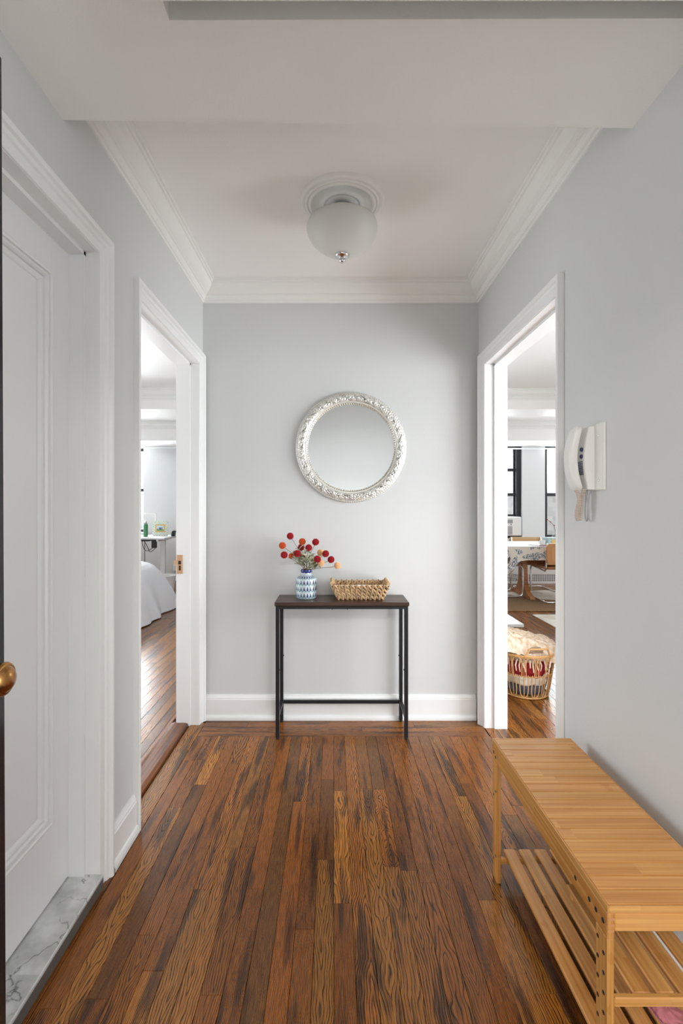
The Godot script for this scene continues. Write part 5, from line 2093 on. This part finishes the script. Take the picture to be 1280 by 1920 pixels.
	part(mb, "inner_shade", M.window_frame, t)  # dark sheet standing in for the shade inside the cover
	mb = MB.new()
	for k in 5:
		mb.box(Vector3(-1.58, 0.030 + k * 0.029, 0.138), Vector3(1.58, 0.0405 + k * 0.029, 0.146))
	for k in 110:
		mb.box(Vector3(-1.58 + k * 0.029, 0.03, 0.1385), Vector3(-1.5675 + k * 0.029, 0.155, 0.1455))
	part(mb, "pierced_grille", M.trim, t).set_meta("kind", "stuff")
	# low cabinet with a white top
	t = thing("coffee_table", "low tan coffee table with a glossy white top behind the basket", "coffee table", P(1.31, 0, 4.09))
	mb = MB.new()
	mb.box(Vector3(-0.30, 0.325, -0.40), Vector3(0.15, 0.35, 0.37), 0.003)
	part(mb, "tabletop", M.white_plastic, t)
	mb = MB.new()
	mb.box(Vector3(-0.29, 0.10, -0.38), Vector3(0.145, 0.3245, 0.345), 0.003, 0)
	part(mb, "body", M.tan_wood, t)
	for sx in [-0.27, 0.10]:
		for sz in [-0.36, 0.29]:
			mb = MB.new()
			mb.box(Vector3(sx, 0.0, sz), Vector3(sx + 0.035, 0.0995, sz + 0.035), 0.003)
			part(mb, "leg", M.tan_wood, t)
	plant(P(1.60, 0, 5.05))
	twig()
	throw_basket()

func chair(label: String, at: Vector3, turn: float) -> Node3D:
	# local: faces +z, so the back is at -z
	var t := thing("dining_chair", label, "chair", at, "cantilever chairs round the dining table")
	for s in [-1, 1]:
		var x: float = s * 0.225
		var key := [Vector3(x, 0.76, -0.27), Vector3(x, 0.55, -0.235), Vector3(x, 0.435, -0.215), Vector3(x, 0.405, -0.185), Vector3(x, 0.42, 0.0), Vector3(x, 0.435, 0.20), Vector3(x, 0.42, 0.245), Vector3(x, 0.38, 0.262), Vector3(x, 0.20, 0.262), Vector3(x, 0.05, 0.262), Vector3(x, 0.018, 0.235), Vector3(x, 0.0125, 0.19), Vector3(x, 0.0125, -0.18)]
		var path := []
		for k in key.size() - 1:
			for q in 3:
				path.append(key[k].lerp(key[k + 1], q / 3.0))
		path.append(key[key.size() - 1])
		if s > 0:
			path.append(Vector3(x - 0.02, 0.0125, -0.225))
			path.append(Vector3(0.0, 0.0125, -0.235))
		else:
			path.append(Vector3(x + 0.02, 0.0125, -0.225))
			path.append(Vector3(0.0, 0.0125, -0.235))
		var mb := MB.new()
		mb.tube(path, 0.0115, 10)
		part(mb, "tube_frame", M.chrome, t)
	var mb := MB.new()
	mb.box(Vector3(-0.205, 0.425, -0.20), Vector3(0.205, 0.4375, 0.21), 0.004, 0)
	part(mb, "seat_panel", M.cane, t)
	mb = MB.new()
	mb.box(Vector3(-0.245, 0.432, -0.215), Vector3(-0.2055, 0.462, 0.235), 0.010, 2)
	mb.box(Vector3(0.2055, 0.432, -0.215), Vector3(0.245, 0.462, 0.235), 0.010, 2)
	mb.box(Vector3(-0.205, 0.432, 0.2105), Vector3(0.205, 0.462, 0.238), 0.010, 0)
	mb.box(Vector3(-0.205, 0.432, -0.218), Vector3(0.205, 0.462, -0.2005), 0.008, 0)
	part(mb, "seat_frame", M.table_wood, t)
	mb = MB.new()
	var back := PackedVector2Array()
	for q in [[-0.235, 0.50], [0.235, 0.50], [0.245, 0.60], [0.245, 0.735], [0.225, 0.765], [-0.225, 0.765], [-0.245, 0.735], [-0.245, 0.60]]:
		back.append(Vector2(q[0], q[1]))
	mb.prism(back, Vector3(0, 0, -0.30), Vector3.RIGHT, Vector3.UP, 0.026)
	part(mb, "backrest", M.back_wood, t)
	mb = MB.new()
	mb.box(Vector3(-0.185, 0.545, -0.3015), Vector3(0.185, 0.715, -0.2735), 0.001, 0)
	part(mb, "cane_panel", M.cane, t)
	t.rotation_degrees.y = turn
	return t

func plant(at: Vector3) -> void:
	var t := thing("potted_plant", "dark-leaved plant in a clay pot before the left end of the table", "plant", at)
	var mb := MB.new()
	mb.lathe([Vector2(0.0, 0.0), Vector2(0.085, 0.0), Vector2(0.115, 0.20), Vector2(0.125, 0.205), Vector2(0.125, 0.235), Vector2(0.113, 0.235), Vector2(0.108, 0.21), Vector2(0.0, 0.20)], 28)
	part(mb, "pot", M.clay, t)
	rng.seed = 12
	var lf := leaf_mesh(0.15, 0.05)
	for k in 5:
		var a := k * 1.35 + 0.4
		var tip := Vector3(0.17 + cos(a) * 0.10, 0.60 + 0.05 * (k % 3), sin(a) * 0.10)
		var path := []
		for q in 9:
			path.append(Vector3(cos(a) * 0.02, 0.2, sin(a) * 0.02).bezier_interpolate(Vector3(0, 0.4, 0), tip * Vector3(0.6, 0.8, 0.6), tip, q / 8.0))
		mb = MB.new()
		mb.tube(path, 0.004, 5)
		part(mb, "stem", M.stem, t)
		for q in 6:
			var o := part(lf, "leaf", M.dark_leaf, t)
			o.transform = Transform3D(Basis(Vector3.UP, rng.randf() * TAU) * Basis(Vector3(0, 0, 1), rng.randf_range(-0.3, 0.7)), path[3 + q % 6])

func twig() -> void:
	var t := thing("glass_vase_twig", "thin dark blossom twig in a clear glass vase on the table", "vase", P(3.10, 0.735, 6.80))
	var mb := MB.new()
	mb.lathe([Vector2(0.0, 0.0), Vector2(0.035, 0.0), Vector2(0.042, 0.01), Vector2(0.040, 0.10), Vector2(0.022, 0.15), Vector2(0.025, 0.17)], 20)
	part(mb, "glass_body", M.glass, t)
	mb = MB.new()
	mb.tube([Vector3(0.0, 0.01, 0), Vector3(0.01, 0.15, 0.0), Vector3(-0.02, 0.25, 0.02), Vector3(-0.07, 0.30, 0.03), Vector3(-0.12, 0.335, 0.03)], 0.003, 5)
	mb.tube([Vector3(0.005, 0.12, 0), Vector3(0.03, 0.28, 0.0), Vector3(0.06, 0.42, 0.0)], 0.003, 5)
	part(mb, "twig", M.dark_leaf, t)
	for q in [Vector3(-0.12, 0.335, 0.03), Vector3(-0.075, 0.302, 0.03), Vector3(-0.02, 0.252, 0.02), Vector3(0.06, 0.42, 0), Vector3(0.04, 0.33, 0)]:
		mb = MB.new()
		mb.ball(q, 0.009, 8, 6)
		part(mb, "bud", M.red_cloth, t)

# open rattan basket filled with folded blankets
func throw_basket() -> void:
	var c := P(1.292, 0, 3.28)
	var t := thing("rattan_basket", "open looped rattan basket full of blankets just inside the living room", "basket", c)
	var prof := func(y: float) -> float: return lerpf(0.140, 0.186, pow(y / 0.29, 0.8))
	var ring := func(y: float, r: float, called: String) -> void:
		var path := []
		for k in 48:
			var a := TAU * k / 48
			path.append(Vector3(cos(a) * prof.call(y), y, sin(a) * prof.call(y)))
		var mb := MB.new()
		mb.tube(path, r, 7, true)
		part(mb, called, M.rattan, t)
	ring.call(0.008, 0.0055, "base_ring")
	ring.call(0.155, 0.0030, "middle_ring")
	ring.call(0.290, 0.0060, "rim")
	ring.call(0.281, 0.0040, "rim")
	var mb := MB.new()
	mb.lathe([Vector2(0.0, 0.004), Vector2(0.138, 0.004), Vector2(0.138, 0.008), Vector2(0.0, 0.008)], 40)
	part(mb, "base", M.rattan, t)
	var loops := 14
	for row in 2:
		for k in loops:
			var a0 := TAU * (k + 0.5 * row) / loops + 0.18
			var y0 := [0.012, 0.150][row] as float
			var y1 := [0.165, 0.284][row] as float
			var path := []
			for q in 25:
				var s := q / 24.0
				# an arch: up one side, round, down the other
				var f := sin(PI * s)
				var y: float
				var wd := TAU / loops * 0.46
				if row == 1:
					y = y0 + (y1 - y0) * pow(f, 0.45)
				else:
					y = y1 - (y1 - y0) * pow(f, 0.45)
				var a := a0 + wd * cos(PI * s) * (0.72 + 0.28 * f)
				var r: float = prof.call(y) + 0.003
				path.append(Vector3(cos(a) * r, y, sin(a) * r))
			mb = MB.new()
			mb.tube(path, 0.0034, 6)
			part(mb, "loop", M.rattan, t)
	for k in loops:
		var a := TAU * k / loops + 0.18
		mb = MB.new()
		var path := []
		for q in 9:
			var y := lerpf(0.01, 0.288, q / 8.0)
			path.append(Vector3(cos(a) * (prof.call(y) - 0.003), y, sin(a) * (prof.call(y) - 0.003)))
		mb.tube(path, 0.0030, 6)
		part(mb, "upright", M.rattan, t)
	for face in [0.0, PI]:
		mb = MB.new()
		var path := []
		for q in 21:
			var s := q / 20.0
			var a: float = PI / 2 - 0.10 + face + lerpf(0.46, -0.46, s)
			var h := 0.288 + 0.052 * clampf(sin(PI * s) * 2.2, 0.0, 1.0)
			var r: float = 0.189
			path.append(Vector3(cos(a) * r, h, sin(a) * r))
		mb.tube(path, 0.0062, 8)
		part(mb, "handle", M.rattan, t)
	# the blankets, from the bottom up
	var bl := func(called: String, label: String, y0: float, y1: float, shrink: float, m: Material, seed_: int, amp: float, lobes := 0) -> Node3D:
		var o := thing(called, label, "blanket", c, "blankets in the rattan basket")
		var nf := noise(seed_, 1.0, 3)
		var b := MB.new()
		var rows := []
		var N := 18
		for i in N + 1:
			var th := -PI / 2 + PI * i / N
			var row := []
			for k in 44:
				var a := TAU * k / 44
				var dir := Vector3(cos(a) * cos(th), sin(th), -sin(a) * cos(th))
				var yy := (y0 + y1) / 2 + (y1 - y0) / 2 * signf(dir.y) * pow(absf(dir.y), 0.8)
				var rr: float = (prof.call(clampf(yy, 0.0, 0.30)) - 0.012) * shrink * pow(cos(th), 0.28)
				rr *= 1.0 + amp * nf.get_noise_3d(dir.x * 3.0, dir.y * 3.0, dir.z * 3.0) - maxf(amp, 0.0) * 0.6
				if lobes > 0:
					yy += 0.010 * sin(a * lobes + seed_) * cos(th)
				row.append(Vector3(cos(a) * rr, yy, -sin(a) * rr))
			rows.append(row)
		b.grid(rows, true, false, true)
		part(b, "folds", m, o)
		return o
	bl.call("slate_blanket", "dark slate-blue blanket at the bottom of the rattan basket", 0.010, 0.085, 0.96, M.slate_cloth, 3, 0.10, 7)
	var kb = bl.call("knit_blanket", "oatmeal knitted blanket in the lower middle of the rattan basket", 0.070, 0.160, 0.95, M.knit, 4, 0.10, 6)
	bl.call("red_blanket", "deep red blanket in the middle of the rattan basket", 0.125, 0.245, 0.97, M.red_cloth, 5, 0.12, 5)
	# white fringed throw near the rim
	var wt = bl.call("white_throw", "white tasselled throw just below the rim of the rattan basket", 0.225, 0.300, 0.93, M.fleece, 6, 0.12, 5)
	rng.seed = 8
	for k in 16:
		var a := PI * (0.35 + 0.62 * k / 15.0) + rng.randf_range(-0.05, 0.05)
		mb = MB.new()
		var p := Vector3(cos(a) * 0.168, 0.262, sin(a) * 0.168)
		var q := p + Vector3(cos(a) * 0.012, -0.045 - 0.03 * rng.randf(), sin(a) * 0.012)
		mb.tube([p, p.lerp(q, 0.5) + Vector3(rng.randf_range(-0.01, 0.01), 0, 0), q], [0.0055, 0.005, 0.003], 6)
		part(mb, "tassel", M.fleece, wt)
	# sheepskin throw lying over the top and the right side
	var o := thing("sheepskin_throw", "thick cream sheepskin throw heaped over the top of the rattan basket", "throw", c)
	var nf := noise(23, 1.0, 4)
	var rows := []
	var low := []
	var R := 56
	for i in R + 1:
		var s := float(i) / R
		var row := []
		var lr := []
		for k in R + 1:
			var q := float(k) / R
			var x := lerpf(-0.30, 0.215, s)
			var z := lerpf(0.150, -0.20, q)
			var h := 0.415 - 0.25 * (x + 0.17) - 0.05 * pow((z + 0.03) / 0.17, 2.0)
			if z > 0.10:
				h -= (z - 0.10) * 0.9
			if x < -0.17:
				h = lerpf(h, 0.40, (-0.17 - x) / 0.13)
			h += 0.012 * nf.get_noise_2d(x * 14.0, z * 14.0) + 0.006 * nf.get_noise_2d(x * 34.0, z * 34.0)
			var th := 0.055
			var edge := minf(minf(s, 1.0 - s), minf(q, 1.0 - q))
			th *= sqrt(clampf(edge / 0.10, 0.0, 1.0))
			row.append(Vector3(x, h + th * 0.5, z))
			lr.append(Vector3(x, h - th * 0.5, z))
		rows.append(row); low.append(lr)
	mb = MB.new()
	mb.grid(rows, false, false, true, false)
	upright2(mb, 1.0)
	var mb2 := MB.new()
	mb2.grid(low, false, false, true, false)
	upright2(mb2, -1.0)
	mb.v.append_array(mb2.v); mb.n.append_array(mb2.n); mb.u.append_array(mb2.u); mb.c.append_array(mb2.c)
	part(mb, "fleece", M.fleece, o)
	bl.call("tan_blanket", "tan and brown blanket bundle under the sheepskin at the basket rim", 0.280, 0.335, 0.90, M.tan_cloth, 7, 0.14, 4)

func upright2(mb: MB, s: float) -> void:
	for q in range(0, mb.v.size(), 3):
		var f := (mb.v[q + 2] - mb.v[q]).cross(mb.v[q + 1] - mb.v[q])
		if f.y * s < 0:
			var tv := mb.v[q + 1]; mb.v[q + 1] = mb.v[q + 2]; mb.v[q + 2] = tv
			var tu := mb.u[q + 1]; mb.u[q + 1] = mb.u[q + 2]; mb.u[q + 2] = tu
			var tn := mb.n[q + 1]; mb.n[q + 1] = mb.n[q + 2]; mb.n[q + 2] = tn
		for k in 3:
			if mb.n[q + k].y * s < 0:
				mb.n[q + k] = -mb.n[q + k]

func unseen_foyer_lamp() -> void:  # lamp out of view behind the camera, placed to light the hall
	var t := thing("unseen_foyer_lamp", "unseen flat ceiling lamp behind the camera, placed to light the hall", "ceiling lamp", P(0.0, CEIL, -1.5))
	var mb := MB.new()
	mb.box(Vector3(-0.77, -0.05, -0.27), Vector3(0.77, 0.0, 0.27), 0.006)
	part(mb, "housing", M.white_matte, t)
	mb = MB.new()
	mb.box(Vector3(-0.75, -0.056, -0.25), Vector3(0.75, -0.0505, 0.25), 0.002)
	part(mb, "diffuser", M.unseen_lamp_panel, t)

func _ready() -> void:
	camera_and_light()
	materials()
	shell()
	floors()
	trims()
	windows()
	doors()
	ceiling_light()
	unseen_foyer_lamp()
	mirror()
	console_table()
	bench()
	vase_and_flowers()
	woven_basket()
	intercom()
	bedroom()
	living_room()
